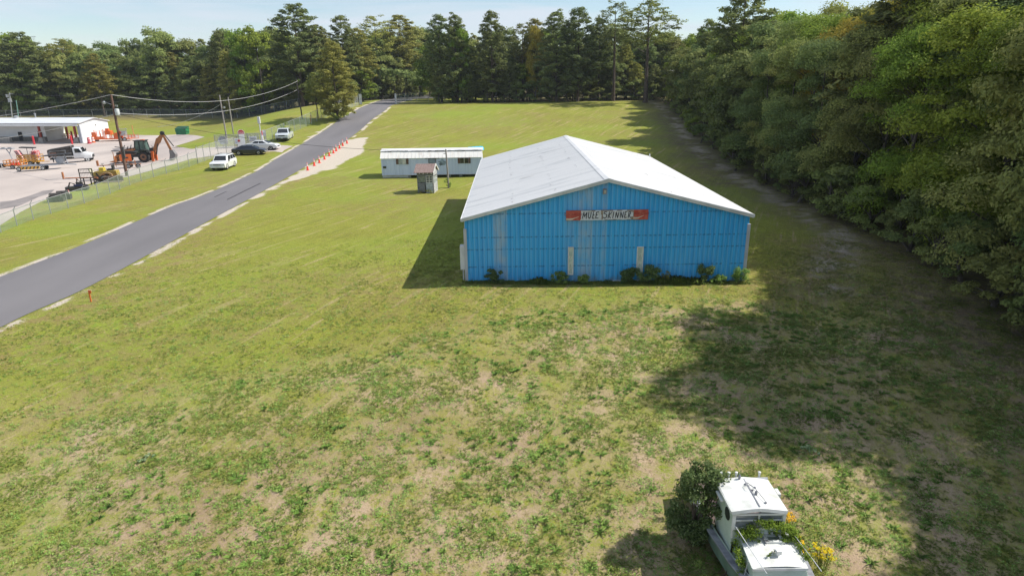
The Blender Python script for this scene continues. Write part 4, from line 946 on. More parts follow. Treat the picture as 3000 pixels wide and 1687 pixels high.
def car(name, label, cat, loc, hd, paint, L_=4.8, Wd=1.86, body=None, cab=None, r=.34, xw=(-1.35, 1.45), rim=rimm, sc=1.0, kind='sedan', lower=None):
    """x forward; body: upper outline from rear to front [(x,z)..]; cab: bottom/top outline [xb0,xt0,xt1,xb1,zb,zt]"""
    o = thing(name, label, cat, loc, hd, None, sc); zb = .26; ar = r * 1.16
    low = [(body[0][0], zb + .12)] + [(xw[0] - ar, zb)] + arch(xw[0], ar, zb)[1:-1] + [(xw[0] + ar, zb), (xw[1] - ar, zb)] + arch(xw[1], ar, zb)[1:-1] + [(xw[1] + ar, zb), (body[-1][0], zb + .12)]
    pl = low + body[::-1]; hw_ = Wd / 2
    b = MB(); b.prism(pl, -hw_, hw_, 'y'); bd = b.build('body', paint, o, smooth=True, bevel=.055)
    xb0, xt0, xt1, xb1, z0, z1 = cab; wt = hw_ * .78; wb = hw_ * .97
    c = [(xb0, -wb, z0), (xb1, -wb, z0), (xb1, wb, z0), (xb0, wb, z0), (xt0, -wt, z1), (xt1, -wt, z1), (xt1, wt, z1), (xt0, wt, z1)]
    MB().hexa(c).build('cabin', paint, o, smooth=True, bevel=.07)
    b = MB(); facepatch(b, [c[1], c[2], c[6], c[5]], .07, .93, .12, .88, .015); b.build('windscreen', cglass, o)
    b = MB(); facepatch(b, [c[3], c[0], c[4], c[7]], .08, .92, .2, .86, .015); b.build('rear_window', cglass, o)
    for sgn, Q in ((-1, [c[0], c[1], c[5], c[4]]), (1, [c[2], c[3], c[7], c[6]])):
        sp_ = {'suv': [(.05, .26), (.30, .55), (.59, .88)], 'sedan': [(.13, .47), (.51, .86)], 'truck': [(.10, .44), (.50, .88)], 'cab': [(.25, .85)]}[kind]
        if sgn > 0: sp_ = [(1 - q, 1 - p) for p, q in sp_]
        for (u0, u1) in sp_:
            b = MB(); facepatch(b, Q, u0, u1, .16, .86, .015); b.build('side_window', cglass, o)
        m_ = MB().box((xb1 - .42, sgn * (wb + .11), z0 + .06), (.14, .2, .15)).build('mirror', blackp if kind == 'suv' else paint, o, bevel=.02)
    for x in xw:
        for s in (-1, 1): wheel(o, x, s * (hw_ - .13), r, .24, rim)
    fx_ = body[-1][0]; fz = body[-1][1]
    for s in (-1, 1):
        MB().box((fx_ - .03, s * hw_ * .74, fz - .12), (.10, .36, .16)).build('headlight', hl, o, bevel=.02)
        MB().box((body[0][0] + .03, s * hw_ * .76, body[0][1] - .16), (.08, .30, .2)).build('tail_light', tailm, o)
    b = MB().box((fx_ + .005, 0, fz - .14), (.05, Wd * .5, .17)); b.build('grille', blackp if kind != 'suv' else mat('chrome_grille', (.5, .5, .5), (.35, .35, .36), .3), o)
    if kind == 'suv':
        b = MB()
        for i in range(7): b.box((fx_ + .035, (i - 3) * Wd * .068, fz - .14), (.03, .06, .14))
        b.build('grille_slot', blackp, o)
        for s in (-1, 1): MB().tube([(xt0 + .2, s * wt * .9, z1 + .06), (xt1 - .15, s * wt * .9, z1 + .06)], .025, 5).build('roof_rail', blackp, o)
    MB().box((fx_ + .0, 0, .42), (.12, Wd * .86, .16)).build('bumper', lower or blackp, o, bevel=.02)
    MB().box((body[0][0] - .0, 0, .45), (.10, Wd * .84, .16)).build('rear_bumper', lower or blackp, o, bevel=.02)
    MB().box((fx_ + .065, 0, .46), (.01, .34, .13)).build('number_plate', trimw, o)
    MB().box((0, 0, .30), (L_ * .8, Wd * .8, .14)).build('underbody', blackp, o)
    return o
whp = mat('white_car_paint', (.74, .75, .76), (.70, .71, .72), .25, 1, coat=.5); navy = mat('navy_car_paint', (.010, .014, .030), (.014, .018, .036), .22, 1, coat=.6); silv = mat('pale_silver_paint', (.58, .62, .66), (.52, .56, .60), .28, 1, coat=.5)
p = G(657, 493)
car('suv', 'white boxy SUV facing down the grass beside the road', 'car', p, heading((.07, -1)), whp, 4.8, 1.94, [(-2.38, 1.0), (-2.3, 1.08), (1.0, 1.10), (2.15, 1.0), (2.36, .88)], None or [-2.3, -1.95, .55, 1.25, 1.05, 1.76], .40, (-1.42, 1.42), rimw, 1.13, 'suv', whp)
p = G(835, 409)
car('pickup_truck', 'pale silver crew-cab pickup parked on the grass by the fence', 'pickup truck', p, heading((.16, -1)), silv, 5.8, 2.02, [(-2.9, 1.12), (-.95, 1.12), (1.2, 1.16), (2.6, 1.12), (2.85, .98)], [-.95, -.75, .85, 1.5, 1.1, 1.86], .42, (-1.8, 1.85), rimm, 1.15, 'truck')
p = G(733, 453)
car('sedan', 'dark navy sedan parked side-on in front of the white sedan', 'car', p, heading((1, .13)), navy, 4.9, 1.86, [(-2.42, .92), (-2.3, 1.0), (-1.4, 1.02), (1.1, 1.0), (2.1, .86), (2.42, .68)], [-1.95, -.95, .35, 1.35, .98, 1.44], .34, (-1.42, 1.45), rimm, 1.10, 'sedan', navy)
p = G(772, 439)
car('sedan', 'white sedan parked by the drive, partly hidden by the navy sedan', 'car', p, heading((1, .02)), whp, 4.9, 1.86, [(-2.42, .92), (-2.3, 1.02), (-1.4, 1.04), (1.1, 1.0), (2.1, .90), (2.42, .72)], [-1.9, -.95, .35, 1.3, .98, 1.46], .34, (-1.42, 1.45), rimm, 1.12, 'sedan', whp)
# ---- dump truck
p = G(213, 476); dt = thing('dump_truck', 'white-cab dump truck with a black tipping bed in the yard', 'dump truck', p, heading((.93, .36)), None, 1.0)
MB().box((0, 0, .72), (6.0, .9, .22)).build('chassis', blackp, dt)
bl = mat('black_steel', (.025, .024, .023), (.06, .05, .045), .7, 3)
b = MB(); b.hexa([(-2.9, -1.15, 1.0), (.35, -1.15, 1.0), (.35, 1.15, 1.0), (-2.9, 1.15, 1.0), (-2.95, -1.2, 1.12), (.4, -1.2, 1.12), (.4, 1.2, 1.12), (-2.95, 1.2, 1.12)])
for s in (-1, 1):
    b.box((-1.28, s * 1.17, 1.65), (3.3, .07, 1.1))
    for i in range(6): b.box((-2.8 + i * .62, s * 1.22, 1.62), (.08, .08, 1.05))
b.box((.38, 0, 1.9), (.08, 2.35, 1.6)); b.box((-2.92, 0, 1.6), (.08, 2.35, 1.0)); b.build('tipping_bed', bl, dt)
b = MB().hexa([(-2.9, -1.15, 2.2), (.4, -1.15, 2.3), (.4, 1.15, 2.3), (-2.9, 1.15, 2.2), (-2.9, -1.15, 2.26), (.4, -1.15, 2.75), (.4, 1.15, 2.75), (-2.9, 1.15, 2.26)]); b.build('cover', bl, dt)
MB().box((-2.2, -1.3, 1.5), (.9, .12, .7)).build('tool_box', mat('brown_box', (.16, .09, .07), (.1, .06, .05)), dt)
MB().box((-1.0, -1.28, 1.12), (3.2, .05, .10)).build('side_rail', trimw, dt)
MB().tube([(.35, -1.05, .9), (.35, -1.05, 2.6), (.5, -1.05, 2.75)], .07, 8).build('exhaust_stack', metal_g, dt)
cb = MB().prism([(.55, .75), (2.0, .75), (3.1, .75), (3.15, 1.35), (2.05, 1.62), (1.6, 2.42), (.55, 2.48)], -1.08, 1.08, 'y').build('cab', whp, dt, smooth=True, bevel=.10)
for s in (-1, 1):
    MB().prism([(.85, 1.62), (1.85, 1.62), (1.5, 2.28), (.85, 2.3)], s * 1.07, s * 1.10, 'y').build('side_window', cglass, dt)
    MB().box((2.0, s * 1.25, 1.95), (.12, .12, .4)).build('mirror', blackp, dt); MB().prism([(2.0, .7), (2.15, 1.15), (3.05, 1.15), (3.15, .7)], s * .8, s * 1.15, 'y').build('fender', whp, dt)
    wheel(dt, 2.45, s * 1.0, .48, .26, rimw); wheel(dt, -1.6, s * 1.0, .50, .50, rimw)
b = MB(); facepatch(b, [(2.05, -1.0, 1.62), (2.05, 1.0, 1.62), (1.6, .95, 2.42), (1.6, -.95, 2.42)], .06, .94, .1, .9, .11); b.build('windscreen', cglass, dt)
MB().box((3.2, 0, 1.0), (.06, 1.2, .45)).build('grille', blackp, dt); MB().box((-2.4, -1.0, .65), (.04, .55, .8)).build('mud_flap', blackp, dt)
# ---- trailer with solar arrow board hitched behind
gal = mat('pale_steel', (.40, .43, .47), (.30, .32, .35), .5, 2, metal=.3); hz = mat('hazard_black', (.03, .03, .035)); org = mat('safety_orange', (.72, .16, .03), (.60, .12, .03), .55, 3); yel = mat('equipment_yellow', (.66, .36, .035), (.52, .27, .04), .6, 3); red_ = mat('warning_red', (.50, .03, .035), (.40, .03, .04), .5, 2)
def w2(px_, py_, dz=0): return G(px_, py_, dz)
a = w2(140, 497); ab = thing('arrow_board_trailer', 'grey towed sign trailer with black and yellow hazard stripes behind the dump truck', 'trailer', a, heading((.95, .30)))
b = MB()
b.tube([(4.0, 0, .6), (2.6, 0, .75), (-2.9, .0, .62)], .09, 6); b.box((-1.9, 0, .62), (3.2, 1.5, .10)); b.box((-.9, .7, .75), (5.2, .10, .12)); b.box((-.9, -.7, .75), (5.2, .10, .12)); b.build('frame', gal, ab)
b = MB(); b.tube([(2.0, -.5, .7), (1.4, -.5, 1.6), (1.1, -.5, 2.1)], .08, 6); b.tube([(2.0, .5, .7), (1.4, .5, 1.6), (1.1, .5, 2.1)], .08, 6); b.tube([(2.9, 0, .7), (2.6, 0, 2.2)], .08, 6); b.box((2.0, 0, 1.35), (.9, .9, .9)); b.build('upright', gal, ab)
MB().box((1.7, 0, 2.2), (3.6, 1.5, .12), ry=-.06).build('folded_board', blackp, ab)
b = MB(); b.tube([(.8, -.6, 2.35), (.9, -.6, 2.75), (3.1, -.6, 2.85), (3.0, -.6, 2.45)], .04, 5); b.build('rack', gal, ab)
bp = MB().box((-2.2, -.78, .45), (2.9, .05, .42)).build('striped_panel', yel, ab); b = MB()
for i in range(6): b.box((-3.4 + i * .48, -.808, .45), (.16, .012, .40), ry=.6)
b.build('stripe', hz, bp)
for x in (-3.5, -.35): wheel(ab, x, -.75, .33, .2, rimw)
wheel(ab, -.35, .75, .33, .2, rimw)
# ---- yellow utility trailers
def cage_trailer(label, loc, hd, L_, Wd, H_, m, slats=3, axles=1):
    o = thing('utility_trailer', label, 'trailer', loc, hd); b = MB(); b.box((0, 0, .52), (L_, Wd, .10)); b.tube([(L_ / 2, 0, .5), (L_ / 2 + 1.3, 0, .5)], .06, 6); b.build('deck', m, o)
    for s in (-1, 1):
        b = MB()
        for k in range(slats + 1): b.box((0, s * Wd / 2, .6 + H_ * k / slats), (L_, .06, .13 if slats > 2 else .08))
        for i in range(6): b.box((-L_ / 2 + i * L_ / 5, s * Wd / 2, .6 + H_ / 2), (.07, .07, H_))
        b.build('side_rail', m, o)
    for s in (-1, 1):
        b = MB(); b.box((s * L_ / 2, 0, .6 + H_ / 2), (.05, .07, H_))
        for k in range(3): b.box((s * L_ / 2, 0, .6 + H_ * k / 2), (.06, Wd, .07))
        b.build('end_rail', m, o)
    for i in range(axles):
        for s in (-1, 1): wheel(o, (i - (axles - 1) / 2) * .8, s * (Wd / 2 + .14), .34, .2, rimm)
    return o
a = w2(94, 483); yt = cage_trailer('yellow slat-sided twin-axle trailer loaded with red road barriers', a, heading((1, .12)), 3.1, 1.8, 1.0, yel, 3, 2)
b = MB()
for i in range(6): b.box((-1.6 + i * .1, -.3, 1.75), (.06, .8, 1.5), ry=-.45)
bar = MB()
bar_m = mat('red_white_barrier', (.55, .10, .11), (.62, .45, .45), .6, 3, thr=(.45, .55))
o = b.build('barrier', bar_m); o.location = a; o.rotation_euler = (0, 0, .1); tag(o, 'stack of leaning red barrier boards at the left end of the yellow trailer', 'barrier')
b = MB()
for i in range(5): b.box((.6 + i * .16, 0, 1.6 + .1 * (i % 2)), (.07, 1.2, 1.3), ry=.1); b.box((1.0, -.5, 1.2 + i * .22), (1.3, .06, .1))
o = b.build('barrier', bar_m); o.location = a; o.rotation_euler = (0, 0, .1); tag(o, 'red lattice barrier panels at the right end of the yellow trailer', 'barrier')
o = thing('sign_stand', 'dark flat panel on thin posts rising from the yellow trailer', 'sign', a + Vector((0, .2, .6)), .1)
MB().box((-.2, 0, 2.2), (2.2, .9, .16), ry=.06).build('panel', blackp, o); b = MB(); b.tube([(-.4, 0, 0), (-.4, 0, 2.2)], .05, 5); b.tube([(.5, 0, 0), (.5, 0, 2.2)], .05, 5); b.build('post', gal, o)
a = w2(49, 494); ct = cage_trailer('small yellow-orange cage trailer carrying traffic cones', a, heading((1, .10)), 2.6, 1.5, .75, mat('cage_orange', (.68, .30, .05), (.56, .22, .05), .6), 2, 1)
# ---- traffic cones
cone_o = mat('cone_orange', (.90, .055, .03), (.82, .05, .03), .5, 4); cone_w = mat('cone_reflective', (.80, .80, .80), (.70, .70, .72), .4, 4)
def cone(label, loc, h=.92, group=None, sc=1.0, tilt=0):
    o = thing('traffic_cone', label, 'traffic cone', loc, random.random() * 1.5, group, sc); r = lambda z: .17 * (1 - z / h) + .035 * z / h
    b = MB().box((0, 0, .025), (.42, .42, .05)); b.lathe([(r(.05), .05), (r(h * .55), h * .55)]); b.lathe([(r(h * .72), h * .72), (r(h * .80), h * .80)]); b.lathe([(r(h * .9), h * .9), (r(h), h), (.01, h)]); b.build('body', cone_o, o, smooth=True)
    b = MB().lathe([(r(h * .55) + .004, h * .55), (r(h * .72) + .004, h * .72)]); b.lathe([(r(h * .8) + .004, h * .80), (r(h * .9) + .004, h * .9)]); b.build('reflective_band', cone_w, o, smooth=True)
    o.rotation_euler[1] = tilt; return o
CP = [(1040, 756), (1107, 711), (1158, 682), (1210, 646), (1258, 612), (1300, 584), (1328, 562), (1362, 536), (1395, 510), (1437, 486)]
ORD = ['nearest the camera, first', 'second from the near end', 'third from the near end', 'fourth from the near end', 'fifth from the near end', 'fifth from the far end', 'fourth from the far end', 'third from the far end', 'second from the far end', 'farthest away, last']
for (x, y), w in zip(CP, ORD): cone('orange traffic cone %s of the row along the road' % w, G(600 + x * .29, 280 + y * .29), 1.12, 'traffic cones along the road edge')
for i, (dx, dz) in enumerate(((-.7, 0), (-.3, .1), (.1, 0), (.45, .05))): cone('orange traffic cone lying packed in the small cage trailer', a + Vector((dx, 0, .57 + dz)), .8, 'cones in the cage trailer')
cone('single orange cone by the fence beside the black attachments', G(205, 580), .95)
# grey gantry frame at the far left
a = w2(14, 492); o = thing('gantry_frame', 'grey steel light-bar frame trailer cut off by the left edge', 'frame trailer', a + Vector((-.6, .5, 0)), .08)
b = MB(); b.box((0, 0, 3.0), (4.6, .8, .12))
for i in range(5): b.box((-1.9 + i * .95, -.3, 3.14), (.5, .2, .16))
for x in (-1.2, 1.5): b.tube([(x + .4, 0, .5), (x, 0, 2.2), (x - .4, 0, 3.0)], .07, 6); b.tube([(x, 0, 2.2), (x + .4, 0, 3.0)], .06, 6)
b.box((0, 0, .6), (3.6, .9, .1)); b.build('frame', gal, o); wheel(o, -.2, -.6, .33, .2, rimm); wheel(o, -.2, .6, .33, .2, rimm)
# ---- orange machinery trailer beside the yard building
a = w2(340, 413); o = thing('orange_trailer', 'bright orange twin-axle trailer crowded with machine frames beside the white building', 'trailer', a, heading((1, .10)))
b = MB(); b.box((-.6, 0, .5), (8.6, 2.1, .16)); b.tube([(3.6, 0, .5), (5.2, 0, .5)], .08, 6); b.build('deck', org, o)
b = MB(); g = np.random.default_rng(9)
for i in range(26):
    x = -4.6 + i * .25 + g.random() * .1; h = .8 + 1.3 * g.random() * (1 if i < 20 else .6); b.box((x, -.9 + 1.6 * g.random(), .6 + h / 2), (.10, .10, h))
b.box((-4.3, -.8, 1.35), (.8, .15, 1.5)); b.box((-1.4, .2, 1.9), (1.3, 1.2, .9)); b.box((-2.9, -.95, .85), (1.6, .1, .55)); b.box((.8, 0, 1.2), (1.2, 1.5, 1.3)); b.box((-1.5, .1, 2.6), (.7, .6, .5)); b.build('machinery', org, o)
b = MB()
for s in (-1, 1):
    b.box((3.6, s * .95, 1.2), (2.4, .06, .08)); b.box((3.6, s * .95, .9), (2.4, .06, .08))
    for i in range(4): b.box((2.5 + i * .75, s * .95, 1.0), (.07, .07, .9))
b.box((4.6, -.95, 2.3), (.1, .1, 2.4)); b.build('guard_rail', mat('pale_orange', (.75, .25, .12), (.6, .2, .1)), o)
b = MB(); b.box((1.9, 0, 1.7), (1.3, 1.0, 1.1)); b.box((2.0, .2, 2.6), (1.6, .5, .12)); b.tube([(1.4, 0, 2), (1.2, 0, 2.9)], .05, 5); b.tube([(2.6, 0, 2), (2.7, 0, 2.9)], .05, 5); b.build('grey_engine', metal_g, o)
for x in (1.6, 2.5): wheel(o, x, -1.05, .42, .26, rimw)
# ---- barrels and bollards
def barrel(label, loc, m1, m2, h=1.35):
    o = thing('traffic_barrel', label, 'traffic barrel', loc, 0, 'traffic barrels by the white building', 1.15); b = MB(); b.lathe([(.42, 0), (.42, .12), (.30, .12), (.30, .35)]); b.lathe([(.27, .60), (.27, .82)]); b.lathe([(.24, 1.02), (.22, 1.2), (.1, 1.2)]); b.build('body', m1, o, smooth=True)
    b = MB(); b.lathe([(.295, .35), (.27, .60)]); b.lathe([(.265, .82), (.24, 1.02)]); b.build('band', m2, o, smooth=True)
barrel('dark red and pale banded traffic barrel against the white end wall', G(262, 421.5), mat('barrel_red', (.55, .05, .07), (.45, .04, .06)), bar_m)
barrel('orange and white banded traffic barrel at the white end wall', G(274, 418.5), org, cone_w)
# ---- dumpster
a = w2(536, 396); o = thing('dumpster', 'dark green steel dumpster at the top edge of the yard', 'dumpster', a, .05, None, 1.15); gm = mat('dumpster_green', (.015, .20, .085), (.02, .15, .07), .55, 2)
MB().hexa([(-1.0, -.7, .12), (1.0, -.7, .12), (1.0, .8, .12), (-1.0, .8, .12), (-1.05, -.85, 1.25), (1.05, -.85, 1.25), (1.05, .9, 1.65), (-1.05, .9, 1.65)]).build('bin', gm, o, bevel=.02)
MB().hexa([(-1.08, -.88, 1.26), (1.08, -.88, 1.26), (1.08, .92, 1.66), (-1.08, .92, 1.66), (-1.08, -.88, 1.31), (1.08, -.88, 1.31), (1.08, .92, 1.71), (-1.08, .92, 1.71)]).build('lid', mat('lid_dark_green', (.012, .08, .04)), o)
b = MB()
for s in (-1, 1): b.box((s * 1.1, 0, .8), (.12, 1.3, .14))
for i in range(4): b.box((-.75 + i * .5, -.80, .7), (.07, .06, 1.0))
b.build('rib', gm, o)
# ---- backhoe
a = w2(418, 474); bh = thing('backhoe', 'brown-orange backhoe loader with a dark glazed cab beside the fence', 'backhoe', a, heading((-1, -.10)), None, 1.10)
cas = mat('faded_case_orange', (.42, .17, .055), (.34, .13, .05), .65, 2)
MB().box((.4, 0, .95), (3.6, .8, .5)).build('chassis', blackp, bh)
MB().prism([(.6, 1.1), (2.9, 1.0), (2.85, 1.65), (.6, 2.05)], -.42, .42, 'y').build('bonnet', cas, bh, bevel=.05)
for s in (-1, 1):
    wheel(bh, -.75, s * 1.0, .78, .45, mat('rusty_rim', (.25, .12, .06), (.15, .08, .05))); wheel(bh, 2.1, s * .95, .48, .35, mat('rusty_rim', (.2, .1, .05)))
    MB().prism([(-1.7, 1.3), (-1.5, 1.72), (-.9, 1.85), (.1, 1.6), (.25, 1.45), (.1, 1.52), (-.9, 1.75), (-1.5, 1.62)], s * .72, s * 1.22, 'y').build('mudguard', blackp, bh)
b = MB()
for x, t in ((-1.15, -.85), (.65, .35)):
    for s in (-1, 1): b.tube([(x, s * .68, 1.2), (t, s * .62, 3.0)], .055, 5)
for s in (-1, 1): b.tube([(-.2, s * .68, 1.2), (-.2, s * .64, 3.0)], .05, 5); b.tube([(-1.1, s * .68, 1.75), (.6, s * .68, 1.75)], .04, 5)
b.tube([(.6, -.68, 1.3), (.6, .68, 1.3)], .04, 5); b.build('cab_frame', blackp, bh); MB().box((-.25, 0, 3.04), (1.6, 1.45, .10)).build('cab_roof', blackp, bh, bevel=.03)
MB().hexa([(-1.1, -.63, 1.3), (.6, -.63, 1.3), (.6, .63, 1.3), (-1.1, .63, 1.3), (-.82, -.58, 2.98), (.33, -.58, 2.98), (.33, .58, 2.98), (-.82, .58, 2.98)]).build('cab_glass', mat('green_glass', (.05, .09, .08), (.12, .18, .16), .15, 2), bh)
MB().box((-.6, .2, 3.13), (.5, .4, .1)).build('beacon', org, bh)
for s in (-1, 1):
    b = MB(); b.hexa([(.4, s * .62, 1.75), (2.2, s * .62, 1.55), (2.2, s * .72, 1.55), (.4, s * .72, 1.75), (.4, s * .62, 2.05), (2.2, s * .62, 1.85), (2.2, s * .72, 1.85), (.4, s * .72, 2.05)])
    b.hexa([(2.2, s * .62, 1.5), (3.3, s * .62, .6), (3.3, s * .72, .6), (2.2, s * .72, 1.5), (2.2, s * .62, 1.85), (3.4, s * .62, .9), (3.4, s * .72, .9), (2.2, s * .72, 1.85)]); b.build('loader_arm', cas, bh)
MB().prism([(3.3, .1), (4.1, .15), (3.9, .25), (3.45, .35), (3.4, .95), (3.3, .95)], -1.1, 1.1, 'y').build('loader_bucket', cas, bh)
b = MB().hexa([(-1.7, -.18, .9), (-1.3, -.18, .6), (-1.3, .18, .6), (-1.7, .18, .9), (-2.9, -.15, 2.75), (-2.5, -.15, 3.3), (-2.5, .15, 3.3), (-2.9, .15, 2.75)])
b.hexa([(-2.9, -.15, 2.6), (-2.45, -.15, 3.15), (-2.45, .15, 3.15), (-2.9, .15, 2.6), (-3.55, -.12, 3.75), (-3.25, -.12, 3.9), (-3.25, .12, 3.9), (-3.55, .12, 3.75)]); b.build('boom', cas, bh)
MB().hexa([(-3.3, -.12, 3.9), (-3.6, -.12, 3.75), (-3.6, .12, 3.75), (-3.3, .12, 3.9), (-4.1, -.12, 1.5), (-4.4, -.12, 1.5), (-4.4, .12, 1.5), (-4.1, .12, 1.5)]).build('dipper_arm', cas, bh)
b = MB(); b.tube([(-3.5, 0, 4.1), (-4.7, 0, 2.1)], .07, 6); b.lathe([(.05, -.2), (.28, -.18), (.28, .18), (.05, .2)], (-3.42, 0, 4.0), 10, 'y'); b.tube([(-2.2, .2, 1.0), (-2.6, .2, 2.5)], .08, 6); b.build('hydraulic_ram', blackp, bh)
MB().prism([(-4.1, 1.6), (-4.6, 1.6), (-4.9, .9), (-4.6, .3), (-3.9, .2), (-4.1, .9)], -.4, .4, 'y').build('digging_bucket', mat('grey_steel', (.25, .24, .24), (.16, .15, .15)), bh)
for s in (-1, 1): MB().hexa([(-1.9, s * .5, .1), (-1.6, s * .5, .1), (-1.6, s * .7, .1), (-1.9, s * .7, .1), (-1.95, s * .45, 1.5), (-1.6, s * .45, 1.5), (-1.6, s * .65, 1.5), (-1.95, s * .65, 1.5)]).build('stabiliser', org, bh)
b = MB(); b.tube([(-1.4, -.2, 1.5), (-1.75, -.2, 2.1), (-1.6, 0, 2.2)], .05, 5); b.box((-1.6, 0, 1.7), (.4, .8, .5)); b.build('control_levers', blackp, bh)
# ---- orange hitch rig in front of the backhoe
a = w2(368, 493); o = thing('sign_rig', 'orange and black folding sign rig on a small trailer beside the fence', 'trailer', a, heading((1, .30)))
b = MB(); b.box((.3, 0, 2.5), (3.4, .9, .08), ry=.08); b.box((1.0, 0, 2.8), (1.4, .6, .06), ry=-.2)
for i in range(4): b.tube([(.2 + i * .45, 0, 2.75), (.45 + i * .45, 0, 3.4 - (i % 2) * .2)], .06, 5)
b.box((.5, 0, 2.2), (2.6, .7, .3)); b.build('folded_panel', blackp, o)
MB().box((.4, -.5, 1.6), (1.5, .10, 1.0)).build('orange_board', org, o); MB().box((.4, -.57, 1.6), (.7, .02, .18)).build('arrow', hz, o)
b = MB(); b.tube([(-1.1, -.4, .3), (-1.2, -.4, 2.5)], .05, 5); b.tube([(.4, -.4, .3), (.4, -.4, 1.2)], .05, 5); b.tube([(1.5, -.4, .2), (1.5, -.4, 1.2)], .05, 5); b.tube([(-3.4, 0, .55), (2.2, 0, .55)], .07, 6); b.box((-3.6, 0, .9), (.25, .3, .8)); b.tube([(-2.9, 0, 0), (-2.9, 0, .6)], .05, 5); b.build('orange_frame', mat('rusty_orange', (.45, .17, .06), (.30, .12, .05)), o)
wheel(o, .6, -.6, .34, .22, rimm); wheel(o, 1.9, -.6, .34, .22, rimm); wheel(o, .6, .6, .34, .22, rimm)
# ---- yellow roller / mower on its tow trailer
a = w2(333, 527); o = thing('road_roller', 'small yellow ride-on roller behind the brown pole', 'roller', a + Vector((-1.0, .3, .0)), heading((-1, -.15)), None, 1.05)
ry_ = mat('dull_yellow', (.45, .33, .06), (.28, .21, .06), .7, 3)
MB().prism([(-1.5, .55), (1.5, .55), (1.6, .9), (1.1, 1.15), (-1.4, 1.2)], -.5, .5, 'y').build('body', ry_, o, bevel=.04); MB().box((.4, 0, 1.35), (.6, .7, .5)).build('console', mat('bright_yellow', (.62, .48, .05), (.5, .38, .05)), o, bevel=.08)
b = MB(); b.box((-.6, 0, 1.3), (.7, .6, .2)); b.box((-.95, 0, 1.6), (.15, .6, .6)); b.build('seat', blackp, o); b = MB(); b.tube([(.1, 0, 1.4), (.3, 0, 2.0)], .03, 5); b.tube([(.15, -.2, 2.05), (.35, .2, 2.0)], .03, 5); b.build('steering_wheel', blackp, o)
for x in (-1.0, 1.1): MB().lathe([(.1, -.5), (.42, -.48), (.42, .48), (.1, .5)], (x, 0, .42), 18, 'y').build('drum', bl, o, smooth=True)
MB().box((1.7, 0, 1.0), (.12, .9, 1.1), ry=.3).build('hazard_plate', mat('cream_plate', (.6, .58, .45), (.3, .28, .2)), o)
o = thing('tow_trailer', 'low rusty orange tow trailer with a round tan fender under the roller', 'trailer', a + Vector((-.9, -.8, 0)), heading((-1, -.18)))
b = MB(); b.tube([(4.6, 0, .55), (-1.0, 0, .45)], .07, 6); b.box((-.6, 0, .4), (2.4, 1.0, .1)); b.box((4.8, 0, .9), (.14, .3, .9)); b.tube([(3.3, 0, 0), (3.3, 0, .55)], .05, 5); b.build('drawbar', mat('rusty_orange', (.45, .17, .06)), o)
wheel(o, -.3, -.6, .42, .26, mat('rusty_rim', (.2, .1, .05))); wheel(o, -.3, .6, .42, .26, rimm)
MB().prism([(-1.1, .45), (-1.0, .85), (-.6, 1.05), (.1, 1.02), (.55, .7), (.45, .62), (.05, .9), (-.55, .93), (-.9, .78), (-1.0, .45)], -.78, -.42, 'y').build('fender', mat('tan_fender', (.50, .36, .20), (.40, .27, .14)), o)
a = w2(307, 533); o = thing('loader_bucket', 'rusty black loader bucket lying by the fence', 'bucket', a, heading((1, .25)))
MB().prism([(-1.3, 0), (-.4, .0), (-.2, .35), (-.75, 1.25), (-.9, 1.15), (-.55, .35), (-1.3, .06)], -.05, 0.05, 'y').build('end_plate', bl, o)
MB().prism([(-.9, 0), (.1, 0), (-.1, .75), (-.15, .7), (0, .08), (-.9, .05)], 0, 2.3, 'x').build('shell', mat('rust_tan', (.26, .19, .15), (.14, .10, .09), .9, 2), o)
# ---- black attachments row by the fence
def attach(name, label, px_, py_, parts, cat='attachment', hd=.3):
    o = thing(name, label, cat, w2(px_, py_), hd)
    for nm, mm, fn in parts: b = MB(); fn(b); b.build(nm, mm, o)
    return o
attach('carriage_frame', 'black upright fork carriage frame standing by the fence', 259, 543, [('frame', bl, lambda b: (b.tube([(-.75, 0, 0), (-.75, 0, 2.1)], .07, 5), b.tube([(.75, 0, 0), (.75, 0, 2.1)], .07, 5), b.box((0, 0, 2.1), (1.6, .1, .1)), b.box((0, 0, 1.6), (1.5, .1, .1)), b.box((0, 0, .95), (1.5, .1, .12)), b.box((-.4, 0, .5), (.12, .15, .9)), b.box((.4, 0, .5), (.12, .15, .9)))), ('mesh', mat('grey_mesh', (.2, .2, .2)), lambda b: [b.tube([(-.7 + i * .17, 0, 1.0), (-.7 + i * .17, 0, 2.1)], .015, 4) for i in range(9)])], 'frame')
attach('sickle_mower', 'black mower attachment with bent hydraulic arms by the fence', 228, 558, [('deck', bl, lambda b: (b.box((0, 0, .3), (2.4, .9, .4)), b.tube([(-1, 0, .3), (-.7, 0, 1.0), (-.2, 0, .8)], .09, 6), b.tube([(-.1, 0, .5), (.2, 0, 1.4), (.7, 0, .7), (1.2, 0, .6)], .09, 6), b.box((.3, .1, .8), (.7, .4, .4)))), ('motor', mat('dark_blue_part', (.02, .03, .12), (.03, .03, .06)), lambda b: b.box((.2, -.2, .65), (.9, .3, .2)))])
for px_, w in ((187, 'right'), (166, 'left')):
    attach('rubber_roll', 'black lumpy rubber-covered attachment by the cone, %s one of two' % w, px_, 584 if px_ > 180 else 591, [('body', bl, lambda b: (b.box((0, 0, .3), (1.6, .8, .55)), b.lathe([(.1, -.6), (.36, -.55), (.36, .55), (.1, .6)], (0, 0, .65), 12, 'x')))])
attach('black_pan', 'small flat black pan on the pavement near the carriage frame', 285, 537, [('pan', bl, lambda b: b.lathe([(.1, 0), (.35, .02), (.3, .22), (.1, .22)]))])
